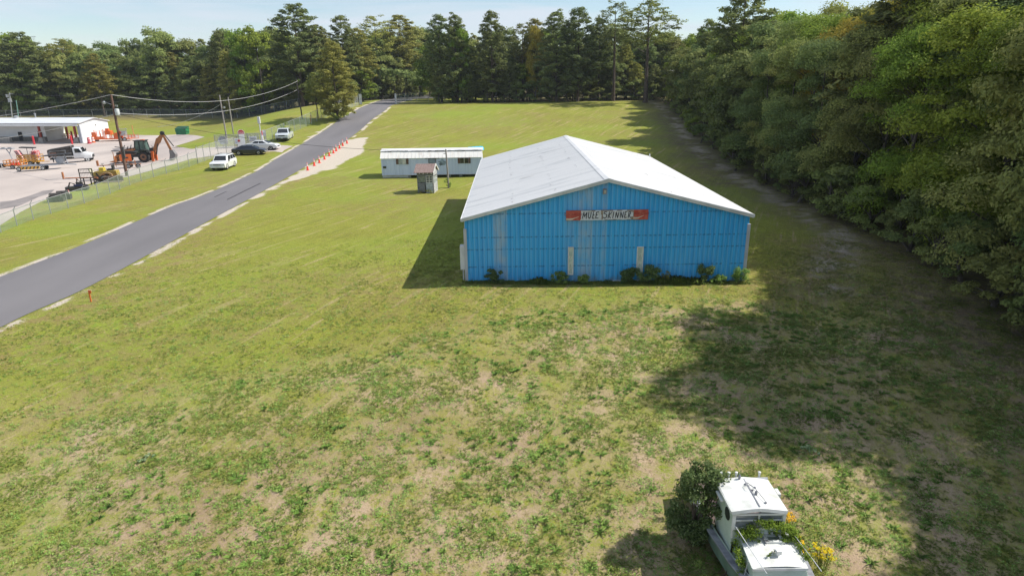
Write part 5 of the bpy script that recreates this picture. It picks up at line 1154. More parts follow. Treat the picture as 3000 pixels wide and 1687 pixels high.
# ================================================================ YARD BUILDING
c0 = G(243, 420.5); fl = G(-60, 418); rzb = math.atan2(c0.y - fl.y, c0.x - fl.x)
c1 = G(325, 407)
yb = thing('open_bay_building', 'long white yard building with open bays and a pale metal roof', 'building', c0, rzb)
M_ = Matrix.Rotation(-rzb, 3, 'Z'); v1 = M_ @ (Vector((c1.x, c1.y, 0)) - Vector((c0.x, c0.y, 0)))
DD = v1.length; ang = math.atan2(v1.y, v1.x)
DD = min(DD, 17.0); ex = (math.cos(ang), math.sin(ang))
zt = AY(232, 362, c0.y).z - c0.z; ztr = AY(327, 343, c1.y).z - c0.z
def YP(u, v, z): return (u + v * ex[0], v * ex[1], z)   # u along front (negative to the left), v back along the end wall
wall_w = mat('yard_white', (.72, .74, .75), (.66, .68, .69), .6, .5); conc = mat('concrete', (.34, .32, .29), (.25, .24, .22), .9, 2); rcol = mat('column_red', (.26, .035, .025), (.34, .06, .04), .6, 3); rb = mat('bollard_red', (.62, .035, .05), (.5, .03, .04), .5, 2)
HF = zt; LB = 46
b = MB(); b.hexa([YP(-.12, 0, -.2), YP(0, 0, -.2), YP(0, DD, -.2), YP(-.12, DD, -.2), YP(-.12, 0, HF), YP(0, 0, HF), YP(0, DD, HF), YP(-.12, DD, HF)])
b.prism([(0, 0), (0, 0), (0, 0)], 0, 0) if False else None
b.add([YP(0, 0, HF), YP(0, DD, HF), YP(0, DD / 2, HF + .9), YP(-.12, 0, HF), YP(-.12, DD, HF), YP(-.12, DD / 2, HF + .9)], [(0, 1, 2), (3, 5, 4), (0, 2, 5, 3), (1, 4, 5, 2)]); b.build('end_wall', wall_w, yb)
rfm = mat('pale_grey_roof', (.62, .63, .65), (.52, .53, .56), .5, .4, stretch=(.5, 2, 1), thr=(.4, .7))
b = MB(); b.hexa([YP(-LB, -.4, HF - .02), YP(.35, -.4, HF - .02), YP(.35, DD / 2, HF + .93), YP(-LB, DD / 2, HF + .93), YP(-LB, -.4, HF + .1), YP(.35, -.4, HF + .1), YP(.35, DD / 2, HF + 1.06), YP(-LB, DD / 2, HF + 1.06)])
b.hexa([YP(-LB, DD / 2, HF + .93), YP(.35, DD / 2, HF + .93), YP(.35, DD + .4, HF - .02), YP(-LB, DD + .4, HF - .02), YP(-LB, DD / 2, HF + 1.06), YP(.35, DD / 2, HF + 1.06), YP(.35, DD + .4, HF + .1), YP(-LB, DD + .4, HF + .1)]); b.build('roof', rfm, yb)
MB().box((-LB / 2, -.46, HF - .30), (LB, .12, .55)).build('fascia', wall_w, yb); MB().box((-LB / 2, -.50, HF + .02), (LB + .4, .14, .12)).build('gutter', mat('grey_gutter', (.2, .21, .23), (.3, .31, .33)), yb)
def ux(px_, py_=420):
    q = G(px_, py_); return (M_ @ (Vector((q.x, q.y, 0)) - Vector((c0.x, c0.y, 0)))).x
u1, u2 = ux(118), ux(227)
for u, w in ((u1, 'l'), (u2, 'r')):
    MB().box((u, .3, HF / 2 + .1), (.38, .38, HF - .3)).build('column', rcol, yb); MB().box((u + .05, .3, .65), (1.5, .9, 1.3), taper=.6).build('concrete_base', conc, yb)
    MB().box(YP(u - .2, DD - .6, HF / 2), (.35, .35, HF - .2)).build('column', rcol, yb)
ui = ux(103)   # inner room wall faces the drive-through
b = MB(); b.hexa([YP(-LB, 3.2, -.2), YP(ui, 3.2, -.2), YP(ui, DD, -.2), YP(-LB, DD, -.2), YP(-LB, 3.2, HF - .1), YP(ui, 3.2, HF - .1), YP(ui, DD, HF - .1), YP(-LB, DD, HF - .1)]); b.build('inner_room', wall_w, yb)
b = MB(); b.box((ui / 2 - LB / 2, 3.2 * ex[1] - .08, .55), (LB + ui, .12, 1.3)); b.build('dado', mat('dark_dado', (.12, .11, .10), (.18, .17, .15)), yb)
MB().box((ux(0), .4, .7), (3.6, .6, 1.4)).build('low_wall', conc, yb)
MB().box((-.35, .15, HF / 2 - .2), (.7, .3, HF - .5)).build('corner_post', mat('grey_post', (.42, .45, .50), (.35, .38, .42)), yb)
for px_, w, hh in ((21, 1.0, 2.2), (84, 1.1, 1.6)): MB().box((ux(px_), 3.2 * ex[1] - .10, 1.6 if hh < 2 else 1.2), (w, .1, hh)).build('doorway', mat('dark_opening', (.03, .032, .035)), yb)
MB().box((-LB / 2, 2.4, -.02 + .05), (LB, 5.6, .06)).build('floor_slab', conc, yb)
b = MB(); b.lathe([(.5, 0), (.5, .5), (.2, .62)], YP(ux(8), DD / 2, HF + .95)); b.lathe([(.14, 0), (.14, .9), (.24, .92), (.24, 1.1)], YP(ux(69), DD / 2, HF + .95)); b.build('roof_vent', metal_g, yb)
MB().box(YP(.05, DD * .55, HF - .6), (.15, .2, .3)).build('wall_lamp', metal_g, yb)
def bollard(label, px_, py_, h=1.9): MBo = MB().lathe([(.2, -.1), (.2, h - .1), (.12, h), (.02, h + .03)]).build('bollard', rb, smooth=True); MBo.location = G(px_, py_); return tag(MBo, label, 'bollard', 'red bollards at the open bays')
bollard('red bollard left of the left concrete column base', 101, 424); bollard('red bollard left of the right concrete column base', 212, 423)
o = bollard('red bollard standing behind the right-hand bollard under the roof', 214, 413, 2.2)
def crate(px_, py_):
    o = thing('picnic_table', 'pale timber picnic table in the shade of the open bay', 'picnic table', G(px_, py_), rzb + .2, None, 1.2); tm = mat('pale_timber', (.42, .36, .24), (.32, .27, .18), .8, 3)
    MB().box((0, 0, .95), (4.0, 1.0, .1)).build('table_top', tm, o)
    for s in (-1, 1):
        MB().box((0, s * .9, .5), (4.0, .35, .08)).build('bench', tm, o)
        for x in (-1.4, 1.4): MB().tube([(x, s * .9, 0), (x, s * .3, .95)], .06, 4).build('leg', tm, o)
crate(184, 406)
# ================================================================ FENCES, GATE, SIGNS
postm = mat('fence_post', (.40, .41, .41), (.30, .31, .31), .5, 2, metal=.4)
def mesh_mat(name, col, dens, k=14):
    m = bpy.data.materials.new(name); m.use_nodes = True; n = m.node_tree; b = n.nodes['Principled BSDF']; b.inputs['Base Color'].default_value = (*col, 1); b.inputs['Roughness'].default_value = .6
    t = n.nodes.new('ShaderNodeTexCoord'); z = n.nodes.new('ShaderNodeTexNoise'); z.inputs['Scale'].default_value = 1.2; n.links.new(t.outputs['Object'], z.inputs['Vector'])
    r = n.nodes.new('ShaderNodeMapRange'); r.inputs['From Min'].default_value = .3; r.inputs['From Max'].default_value = .7; r.inputs['To Min'].default_value = dens * .75; r.inputs['To Max'].default_value = dens * 1.25; n.links.new(z.outputs['Fac'], r.inputs['Value']); n.links.new(r.outputs[0], b.inputs['Alpha']); return m
clm = mesh_mat('chain_link_green', (.30, .40, .32), .22); cld = mesh_mat('chain_link_dark', (.12, .15, .15), .25); clg = mesh_mat('chain_link_grey', (.45, .48, .48), .26)
def fence(label, pts, h, sp_, mm, arms=False, pm=postm, h2=None):
    """chain link run over ground points"""
    P = [Vector((float(p[0]), float(p[1]), 0)) for p in pts]; o = thing('chain_link_fence', label, 'fence', (P[0].x, P[0].y, float(tz(P[0].x, P[0].y)))); base = o.location.copy()
    D = [0]
    for i in range(len(P) - 1): D.append(D[-1] + (P[i + 1] - P[i]).length)
    def at(s):
        for i in range(len(P) - 1):
            if s <= D[i + 1] or i == len(P) - 2:
                p = P[i].lerp(P[i + 1], min(1, max(0, (s - D[i]) / (D[i + 1] - D[i])))); p.z = float(tz(p.x, p.y)); return p - base
    n = max(1, round(D[-1] / sp_)); V = []; F = []
    hh = lambda s: h if h2 is None else h + (h2 - h) * s / D[-1]
    for i in range(n * 2 + 1):
        s = i * D[-1] / (n * 2); p = at(s); V += [p + Vector((0, 0, .04)), p + Vector((0, 0, hh(s) - .03))]
    b = MB().add(V, [(2 * i, 2 * i + 2, 2 * i + 3, 2 * i + 1) for i in range(n * 2)]); b.build('mesh_panel', mm, o)
    b = MB().tube([at(i * D[-1] / (n * 2)) + Vector((0, 0, hh(i * D[-1] / (n * 2)))) for i in range(n * 2 + 1)], .035, 5); b.build('top_rail', pm, o)
    src = None
    for i in range(n + 1):
        s = i * D[-1] / n; p = at(s)
        if src is None or h2 is not None:
            b = MB().tube([(0, 0, -.2), (0, 0, hh(s) + .05)], .045, 6)
            if arms: b.tube([(0, 0, hh(s)), (.22, .12, hh(s) + .35)], .03, 5)
            src = b.build('post', pm, o); src.location = p
        else: c = src.copy(); COL.objects.link(c); c.parent = o; c.location = p
    return o
FR = [(0, 683), (65, 656), (125, 634), (178, 618), (228, 602), (276, 587), (315, 572), (352, 555), (392, 538), (427, 527), (462, 516), (500, 506), (545, 493), (580, 480)]
fr1 = [G(*p) for p in FR]; d_ = fr1[0] - fr1[1]
fence('long greenish chain-link fence between the yard and the roadside grass', [fr1[0] + d_ * 1.4] + fr1, 1.5, 3.0, clm, True, h2=1.9)
fence('short grey chain-link return beside the parked cars', [G(580, 480), G(618, 466), G(650, 456), G(690, 446)], 2.4, 2.4, clg, True)
fence('chain-link run behind the pickup climbing to the roadside pines', [G(782, 421), G(810, 409), G(838, 398), G(862, 386), G(895, 372), G(925, 358), G(958, 343), G(985, 331), G(992, 327)], 2.4, 3.0, clm, False)
fence('dark chain-link fence along the foot of the wood behind the yard', [Vector((-235, 214, 0)), G(-40, 392) if False else Vector((-190, 213, 0)), AY(330, 368, 212.0), AY(500, 345, 209.0), AY(640, 338, 205.0), AY(760, 331, 200.0), AY(880, 325, 195.0)], 2.4, 4.6, cld, False)
fence('chain-link wing left of the far road gate', [G(993, 326), G(1020, 319), G(1050, 310)], 2.6, 3.0, clg, False)
fence('chain-link wing running right from the far road gate to the trees', [G(1163, 306), G(1190, 303), G(1223, 301), G(1256, 299)], 2.7, 4.5, clm, False)
for (pp, lab) in (((1053, 307), 'open white mesh gate leaf on the left of the far road'), ((1158, 306), 'open white mesh gate leaf on the right of the far road')):
    a = G(*pp); o = thing('gate_leaf', lab, 'gate', a, -1.0 if pp[0] < 1100 else -1.2); b = MB()
    for x in (0, 2.2): b.tube([(x, 0, .05), (x, 0, 2.9)], .05, 5)
    for z in (.1, 1.5, 2.9): b.tube([(0, 0, z), (2.2, 0, z)], .045, 5)
    b.build('frame', postm, o); MB().box((1.1, 0, 1.5), (2.1, .02, 2.75)).build('mesh_panel', mesh_mat('gate_mesh', (.72, .74, .74), .75), o)
# yard gate
a = G(735, 428)
o = thing('yard_gate', 'open chain-link yard gate leaf behind the parked cars', 'gate', G(702, 428), 0.02); b = MB(); gl = (G(783, 425) - G(702, 428)).length
for i in range(4): b.tube([(i * gl / 3, 0, 0), (i * gl / 3, 0, 2.3)], .05, 5)
for z in (.2, 2.2): b.tube([(0, 0, z), (gl, 0, z)], .04, 5)
b.tube([(0, 0, 2.2), (gl / 3, 0, .3)], .03, 5); b.build('frame', postm, o); MB().box((gl / 2, 0, 1.2), (gl, .02, 2.0)).build('mesh_panel', clg if False else mesh_mat('gate_mesh_thin', (.5, .52, .5), .18), o)
o = thing('sliding_gate', 'grey mesh sliding gate beside the stop sign', 'gate', G(633, 437), .12); b = MB(); gl = 7.5
for i in range(5): b.tube([(i * gl / 4, 0, 0), (i * gl / 4, 0, 2.5)], .05, 5)
for z in (.2, 1.3, 2.4): b.tube([(0, 0, z), (gl, 0, z)], .04, 5)
b.build('frame', postm, o); MB().box((gl / 2, 0, 1.2), (gl, .02, 2.2)).build('mesh_panel', mesh_mat('gate_mesh_thin2', (.5, .52, .5), .25), o)
a = G(714, 428) ; st = thing('stop_sign', 'red octagonal stop sign at the yard gate', 'sign', a + Vector((0, -.4, 0)), .35)
MB().tube([(0, .03, 0), (0, .03, 2.2)], .05, 6).build('post', postm, st)
oc = [(.62 * math.cos(math.pi / 8 + k * math.pi / 4), 2.35 + .62 * math.sin(math.pi / 8 + k * math.pi / 4)) for k in range(8)]
MB().prism(oc, -.02, .0, 'y').build('rim', cone_w, st); MB().prism([(x * .9, 2.35 + (z - 2.35) * .9) for x, z in oc], -.03, -.02, 'y').build('plate', red_, st); text('STOP', .42, cone_w, st, (0, -.034, 2.35))
def board(label, px_, py_, w, h, zc, txt=None, m=cone_w, tm=None, posts=2, dy=0):
    o = thing('notice_board', label, 'sign', G(px_, py_) + Vector((0, dy, 0)), .3, None); MB().box((0, 0, zc), (w, .04, h)).build('plate', m, o)
    for i in range(posts): MB().tube([((i - (posts - 1) / 2) * w * .8, .05, 0), ((i - (posts - 1) / 2) * w * .8, .05, zc + h / 2)], .04, 5).build('post', postm, o)
    if tm: 
        b = MB()
        for k in range(3): b.box((0, -.028, zc + h * (.25 - .25 * k)), (w * .7, .01, h * .09))
        b.build('lettering', tm, o)
    return o
board('white notice with grey lines of text on the open yard gate', 744, 429, 1.35, 1.0, 1.3, tm=mat('grey_text', (.35, .42, .52)))
board('white notice with a red mark, left one of three before the white sedan', 697, 440, .62, 1.0, 1.5, tm=mat('grey_text', (.35, .42, .52)), posts=1)
o = board('tall narrow white and red notice in the middle of the three before the white sedan', 704, 442, .48, 1.4, 1.2, posts=1); MB().box((0, -.03, 1.7), (.4, .02, .35)).build('red_mark', red_, o)
board('tall blank white panel nearest the stop sign', 714, 441, .85, 2.2, 1.7, posts=1)
board('small white notice on the fence left of the pickup', 778, 421, .6, 1.1, 1.9, posts=1)
o = thing('gate_mast', 'slim white pole with a white box at the top beside the drive', 'pole', G(768, 425)); MB().tube([(0, 0, 0), (0, 0, 4.0)], .09, 8).build('post', trimw, o); MB().box((0, 0, 4.4), (.42, .35, 1.2)).build('box', trimw, o, bevel=.03)
o = thing('drive_post', 'short orange and white post at the foot of the white pole', 'post', G(772, 427)); MB().lathe([(.12, 0), (.12, 2.6), (.02, 2.62)]).build('post', bar_m, o); MB().lathe([(.15, 1.0), (.15, 1.8)]).build('band', cone_w, o)
o = thing('satellite_dish', 'round grey dish by the sliding gate', 'dish', G(656, 436), .3); MB().lathe([(.02, .1), (.4, .05), (.72, -.1), (.74, -.08), (.4, .09), (.02, .14)], (0, 0, 1.5), 18, 'y').build('dish', mat('dish_grey', (.40, .45, .50), (.34, .38, .43)), o); MB().tube([(0, .1, 0), (0, .1, 1.5)], .06, 6).build('post', postm, o)
# small orange stakes
def stake(label, px_, py_, h=.75):
    o = MB().box((0, 0, h / 2), (.07, .05, h)).box((.05, 0, h - .1), (.18, .02, .2)).build('survey_stake', org); o.location = G(px_, py_); return tag(o, label, 'stake', 'survey stakes')
stake('thin orange survey stake in the grass right of the road', 267, 884); stake('orange and white marker by the roadside fence below the pines', 911, 360, 1.6)
o = thing('fence_notice', 'small white notice on the roadside fence between the two pines', 'sign', G(956, 344)); MB().box((0, 0, 1.6), (.8, .04, 1.0)).build('plate', cone_w, o)
# ================================================================ DERELICT BOAT
BZ = float(tz(7.4, 16.5)); BO = Vector((7.42, 16.2, BZ)); GZ0 = -2.5 - BZ   # heights below were measured from z=-2.5
boat = thing('cabin_boat', 'derelict white cabin boat overgrown with vines, bow towards the camera', 'boat', BO)
bw = mat('gelcoat_white', (.70, .71, .69), (.46, .47, .43), .55, 2.6, bump=.15, bscale=30, thr=(.42, .74)); bgn = mat('gelcoat_shade_green', (.50, .58, .50), (.36, .45, .36), .6, 1.4, thr=(.4, .65)); hullg = mat('hull_shade_grime', (.16, .24, .19), (.09, .14, .10), .7, 1.5)  # greenish shade of the white sides put into both greens; hull also grimed
gry = mat('weathered_deck', (.30, .31, .34), (.17, .17, .19), .8, 4); alu = mat('window_aluminium', (.60, .61, .63), (.44, .45, .47), .4, 3, metal=.3)
def R_(x, y, z): return (x - BO.x, y - BO.y, z - BZ)      # world -> boat
# hull: stations along y (stern 20.2 -> bow 11.6), half beam and keel
st = [(20.0, 1.10, .95), (18.5, 1.20, .9), (17.0, 1.22, .88), (15.6, 1.12, .86), (14.2, .86, .82), (13.0, .50, .78), (12.0, .12, .74)]
cxl = lambda y: 7.44 + (17 - y) * .055
V = []; 
for (y, hb, k) in st:
    zt_ = -1.10 + (17 - y) * .035; zk = -2.38 + max(0, (14.5 - y)) * .22; c = cxl(y)
    V += [R_(c - hb, y, zt_), R_(c - hb * .86, y, (zt_ + zk) / 2 - .1), R_(c, y, zk), R_(c + hb * .86, y, (zt_ + zk) / 2 - .1), R_(c + hb, y, zt_)]
F = []
for i in range(len(st) - 1):
    for j in range(4): a = i * 5 + j; F.append((a, a + 1, a + 6, a + 5))
F.append((0, 1, 2, 3, 4)); n6 = (len(st) - 1) * 5; F.append((n6, n6 + 1, n6 + 2, n6 + 3, n6 + 4))
MB().add(V, F).build('hull', hullg, boat, smooth=True)
# side deck and gunwale planks
def ring(z, inset, w, name, m, side):
    b = MB(); T = []
    for (y, hb, k) in st: c = cxl(y); zt_ = -1.10 + (17 - y) * .035; T.append((c + side * (hb - inset), y, zt_ + z, c + side * (hb - inset - w)))
    V = []
    for (x, y, zz, x2) in T: V += [R_(x, y, zz), R_(x2, y, zz), R_(x2, y, zz + .05), R_(x, y, zz + .05)]
    F = [(i * 4 + j, i * 4 + (j + 1) % 4, i * 4 + 4 + (j + 1) % 4, i * 4 + 4 + j) for i in range(len(T) - 1) for j in range(4)]
    b.add(V, F); return b.build(name, m, boat)
for s in (-1, 1): ring(.0, -.06, .20, 'gunwale', gry, s); ring(-.04, .12, .10, 'toe_rail', bgn, s)
V = []
for (y, hb, k) in st: c = cxl(y); zt_ = -1.24 + (17 - y) * .035; V += [R_(c - hb + .02, y, zt_), R_(c + hb - .02, y, zt_)]
dkm = mat('leaf_littered_deck', (.24, .17, .15), (.10, .075, .07), .9, 9, bump=.5, thr=(.35, .6))
MB().add(V, [(2 * i, 2 * i + 1, 2 * i + 3, 2 * i + 2) for i in range(len(st) - 1)]).build('deck', dkm, boat)
# forward trunk cabin
zt0, zt1 = -.54, -.52; F0 = [(6.80, 16.15), (8.42, 16.15), (8.30, 14.82), (6.70, 14.82)]
b = MB(); b.hexa([R_(6.62, 16.2, -1.24), R_(8.60, 16.2, -1.24), R_(8.42, 14.70, -1.2), R_(6.70, 14.70, -1.2), R_(6.82, 16.2, zt0 - .07), R_(8.42, 16.2, zt0 - .07), R_(8.28, 14.84, zt1 - .07), R_(6.76, 14.84, zt1 - .07)]); b.build('trunk_sides', bgn, boat, bevel=.03)
V = []; F = []; nx_, ny_ = 13, 9
for j in range(ny_):
    v = j / (ny_ - 1); y = 16.22 + (14.80 - 16.22) * v; xl = 6.80 + (6.71 - 6.80) * v; xr = 8.44 + (8.30 - 8.44) * v
    for i in range(nx_):
        u = i / (nx_ - 1); V.append(R_(xl + (xr - xl) * u, y, zt0 - .02 + .07 * (1 - (2 * u - 1) ** 2)))
hx0, hx1, hy0, hy1 = 7.58, 7.92, 16.12, 15.90
for j in range(ny_ - 1):
    for i in range(nx_ - 1):
        c = [V[j * nx_ + i][k] + V[(j + 1) * nx_ + i + 1][k] for k in range(2)]; wx = c[0] / 2 + BO.x; wy = c[1] / 2 + BO.y
        if 7.56 < wx < 7.94 and 15.88 < wy < 16.12: continue
        F.append((j * nx_ + i, j * nx_ + i + 1, (j + 1) * nx_ + i + 1, (j + 1) * nx_ + i))
tr = MB().add(V, F).build('trunk_roof', bw, boat, smooth=True)
b = MB(); b.box(R_(7.50, 15.97, zt0 + .08), (.09, .46, .07)); b.box(R_(7.98, 15.97, zt0 + .08), (.09, .46, .07)); b.box(R_(7.74, 15.78, zt0 + .08), (.57, .09, .07)); b.box(R_(7.74, 16.17, zt0 + .10), (.57, .09, .08)); b.build('hatch_coaming', bw, boat, bevel=.012)
MB().box(R_(7.74, 15.97, zt0 - .25), (.40, .34, .02)).build('hatch_opening', mat('hatch_dark', (.008, .008, .007)), boat)
MB().box(R_(7.44, 15.95, zt0 + .10), (.02, .55, .03)).build('hatch_track', gry, boat)
MB().hexa([R_(6.72, 14.84, zt1 - .11), R_(8.30, 14.84, zt1 - .11), R_(8.30, 14.78, zt1 - .11), R_(6.72, 14.78, zt1 - .11), R_(6.72, 14.84, zt1 - .02), R_(8.30, 14.84, zt1 - .02), R_(8.30, 14.78, zt1 - .03), R_(6.72, 14.78, zt1 - .03)]).build('trunk_edge', bw, boat)
MB().box(R_(8.05, 14.55, -1.13), (.62, .5, .05)).build('grey_panel', mat('blue_grey_panel', (.30, .35, .42), (.42, .46, .5), .5, 3), boat)
sc = MB().lathe([(.07, 0), (.07, .10), (.11, .13), (.11, .2), (.02, .22)], R_(7.62, 15.28, zt0 + .03)); sc.box(R_(7.60, 15.21, zt0 + .2), (.14, .12, .12)); sc.build('deck_vent', bw, boat, smooth=True)
MB().prism([(-.32, -.15), (.35, -.2), (.32, .05), (-.30, .0)], 0, .01, 'x').build('trunk_side_window', cglass, boat).location = R_(6.73, 15.3, -.92)
# wheelhouse
zr = .42
Rf = [(6.50, 16.08), (8.06, 16.10), (8.09, 17.55), (6.47, 17.50)]
for (xa, xb) in ((6.52, 6.58), (8.00, 8.06)):
    wl = MB()
    wl.hexa([R_(xa + .04 * (xa < 7), 16.14, -1.2), R_(xb, 16.14, -1.2), R_(xb, 17.5, -1.2), R_(xa, 17.5, -1.2), R_(xa, 16.10, zr - .02), R_(xb, 16.10, zr - .02), R_(xb, 17.45, zr), R_(xa, 17.45, zr)])
    wl.build('wheelhouse_side', bgn, boat)
pt = MB().lathe([(.02, 0), (.20, 0), (.20, .02), (.02, .02)], (0, 0, 0), 20, 'x').build('porthole', mat('porthole_dark', (.012, .02, .016)), boat); pt.location = R_(6.50, 16.52, .0)
V = []; F = []; nx_, ny_ = 11, 6
for j in range(ny_):
    v = j / (ny_ - 1); y = 16.04 + (17.60 - 16.04) * v
    for i in range(nx_):
        u = i / (nx_ - 1); V.append(R_(6.46 + 1.64 * u, y, zr + .01 + .10 * (1 - abs(2 * u - 1) ** 1.3) + .02 * v))
for j in range(ny_ - 1):
    for i in range(nx_ - 1): F.append((j * nx_ + i, j * nx_ + i + 1, (j + 1) * nx_ + i + 1, (j + 1) * nx_ + i))
rf_ = MB().add(V, F).build('wheelhouse_roof', bw, boat, smooth=True)
b = MB(); 
for s in range(nx_ - 1):
    p = V[s]; q = V[s + 1]; b.hexa([(p[0], p[1] - .03, p[2] - .10), (q[0], q[1] - .03, q[2] - .10), (q[0], q[1] + .02, q[2] - .10), (p[0], p[1] + .02, p[2] - .10), (p[0], p[1] - .01, p[2] + .004), (q[0], q[1] - .01, q[2] + .004), (q[0], q[1] + .02, q[2] + .004), (p[0], p[1] + .02, p[2] + .004)])
b.build('roof_front_edge', bw, boat)
for xa in (6.46, 8.10): MB().box(R_(xa, 16.82, zr - .03), (.05, 1.56, .08)).build('roof_side_edge', bw, boat)
MB().box(R_(7.28, 17.60, zr + .05), (1.66, .04, .07)).build('roof_rear_edge', alu, boat)
MB().box(R_(7.30, 16.8, zr + .125), (.035, 1.4, .02)).build('roof_seam', gry, boat)
for (x, y, h) in ((7.16, 17.5, .20), (7.25, 17.2, .07), (7.36, 16.9, .06), (7.40, 16.7, .16), (7.50, 17.05, .05), (7.55, 16.3, .05)):
    MB().lathe([(.035, 0), (.045, h * .6), (.01, h)], R_(x, y, zr + .10), 8).build('roof_fitting', gry, boat)
b = MB(); b.tube([R_(7.33, 17.3, zr + .13), R_(7.42, 16.9, zr + .22), R_(7.55, 16.35, zr + .14)], .012, 4); b.tube([R_(7.15, 17.1, zr + .14), R_(7.3, 16.9, zr + .3), R_(7.42, 16.75, zr + .14)], .009, 4); b.build('fallen_aerial', gry, boat)
for x in (6.64, 6.88, 7.12, 7.86):
    MB().lathe([(.035, 0), (.035, .2), (.048, .22), (.048, .27), (.03, .28)], R_(x, 17.68, zr - .02), 10).build('rod_holder', bw, boat, smooth=True)
MB().box(R_(8.20, 17.0, zr - .06), (.10, .3, .12)).build('side_lamp', bw, boat); MB().box(R_(6.40, 17.0, zr - .15), (.08, .5, .06)).build('grab_rail', bw, boat)
# windscreen frame
b = MB()
b.box(R_(7.30, 16.07, zr - .12), (1.52, .05, .05)); b.box(R_(7.30, 16.09, .08), (1.45, .04, .035)); b.box(R_(7.30, 16.10, -.22), (1.5, .05, .06))
for x in (6.58, 7.30, 8.04): b.box(R_(x, 16.08, .03), (.05, .05, .56))
b.box(R_(6.54, 16.08, -.05), (.06, .06, .95)); b.box(R_(8.07, 16.08, -.05), (.06, .06, .95)); b.build('windscreen_frame', bw, boat)
MB().box(R_(7.30, 16.13, .04), (1.46, .01, .5)).build('windscreen', mat('hazy_glass', (.14, .16, .17), (.22, .24, .25), .12, 2, spec=.8), boat)
MB().box(R_(7.30, 16.16, -.5), (1.50, .03, .5)).build('wheelhouse_front', bgn, boat)
MB().box(R_(7.28, 16.9, -.9), (1.4, 1.3, .04)).build('cockpit_floor', gry, boat)
# guard wires / rails and stanchions
b = MB(); b.tube([R_(6.56, 16.03, -.02), R_(6.85, 14.85, -.30), R_(6.98, 14.45, -.42)], .012, 5); b.build('guard_rail', alu, boat)
b = MB(); b.tube([R_(8.30, 16.10, -.30), R_(8.52, 14.95, -.45), R_(8.58, 14.6, -.5)], .012, 5); b.build('guard_rail', alu, boat)
b = MB(); b.tube([R_(6.55, 15.7, -.98), R_(6.72, 15.0, -.95), R_(6.9, 14.4, -.92)], .014, 5); b.tube([R_(6.62, 15.05, -1.0), R_(6.70, 15.1, -.55)], .013, 5); b.build('side_rail', alu, boat)
b = MB(); b.tube([R_(6.28, 17.9, -1.02), R_(6.42, 17.45, -.96)], .02, 5); b.build('grab_post', bw, boat)
# supports under the hull
for y in (18.2, 15.4): MB().box(R_(cxl(y), y, -2.40), (1.5, .3, .2)).build('cradle_block', mat('grey_timber', (.22, .20, .18)), boat)

# ---------------------------------------------------------------- vines, bush, flowers
def leafcloud(g, C, n, r, size, asp=.5, sq=.8):
    P = []; ND = []
    for c in C:
        rr = c[3] if len(c) > 3 else r; k = max(4, int(n * (rr / r) ** 2)); d = g.normal(size=(k, 3)); d /= np.linalg.norm(d, axis=1)[:, None]
        ND.append(d * .7); P.append(np.array(c[:3]) + d * rr * (.3 + .75 * g.random(k))[:, None] * np.array([1, 1, sq]))
    return rot_quads(np.vstack(P), size, asp, g, .3, D=np.vstack(ND))
LM['vine'] = leafmat('vine_leaves', [(.07, .14, .02), (.11, .20, .025), (.16, .26, .035), (.22, .32, .05)])
LM['bush'] = leafmat('bush_leaves', [(.05, .085, .03), (.08, .125, .04), (.12, .17, .06), (.22, .27, .13)])
LM['gold'] = leafmat('goldenrod', [(.62, .44, .01), (.75, .55, .015), (.80, .62, .03), (.66, .48, .01)], .2)
LM['weed'] = leafmat('weed_leaves', [(.10, .16, .045), (.14, .22, .055), (.20, .28, .07), (.28, .34, .11)])
LM['stem'] = leafmat('stem_leaves', [(.10, .12, .03), (.16, .18, .04), (.22, .22, .06), (.12, .15, .03)])
g = np.random.default_rng(21)
def plant(name, label, cat, loc, parts, group=None, rz=0, sc=1.0):
    o = thing(name, label, cat, loc, rz, group, sc)
    for nm, (V, F), mk in parts: link(nm, npmesh(nm, V, F, LM[mk] if mk in LM else _M[mk], np.clip(g.normal(.5, .25, len(F)), 0, 1)), o)
    return o
# climbing vine over the windscreen and down the port side
C = []
for u in np.linspace(0, 1, 16): C.append((6.75 + 1.65 * u, 15.96 + .05 * g.normal(), -.36 + .38 * math.sin(u * 3.1) + .06 * g.normal(), .15 + .07 * g.random()))
for u in np.linspace(0, 1, 9): C.append((6.85 + (.55 * u * 2 if u < .5 else 1.15 + .5 * (u - .5) * 2), 15.84 + .08 * g.normal(), -.44 + .05 * g.random(), .07 + .05 * g.random()))
for u in np.linspace(0, 1, 8): C.append((6.62 - .05 * u + .03 * g.normal(), 15.9 - .75 * u, -.62 - .28 * u + .06 * g.normal(), .14))
for u in np.linspace(0, 1, 7): C.append((8.35 + .1 * u, 16.2 - 1.1 * u, -.35 - .22 * u + .06 * g.normal(), .13 + .03 * g.random()))
for u in np.linspace(0, 1, 5): C.append((8.02 + .1 * g.normal(), 16.15 - .28 * u, -.40, .10))
for u in np.linspace(0, 1, 5): C.append((7.28 + .34 * u, 15.15 + .2 * u, -.42 + .06 * u, .05))
C = [(c[0] - BO.x, c[1] - BO.y, c[2] - BZ, c[3]) for c in C]
V, F = leafcloud(g, C, 120, .15, .030, .55)
b = MB(); pts = [Vector(c[:3]) for c in C]
for k in range(0, len(pts) - 1):
    if (pts[k] - pts[k + 1]).length < .5: b.tube([pts[k], (pts[k] + pts[k + 1]) / 2 + Vector((0, -.03, .05)), pts[k + 1]], .008, 4, cap=False)
b.tube([Vector((-1.0, -.1, .2)), Vector((-.85, -.3, 1.0)), pts[20]], .02, 5)
o = plant('climbing_vine', 'bright green vine sprawling over the boat windscreen and trunk cabin', 'vine', BO, [('foliage', (V, F), 'vine')]); b.build('stem', bark, o)
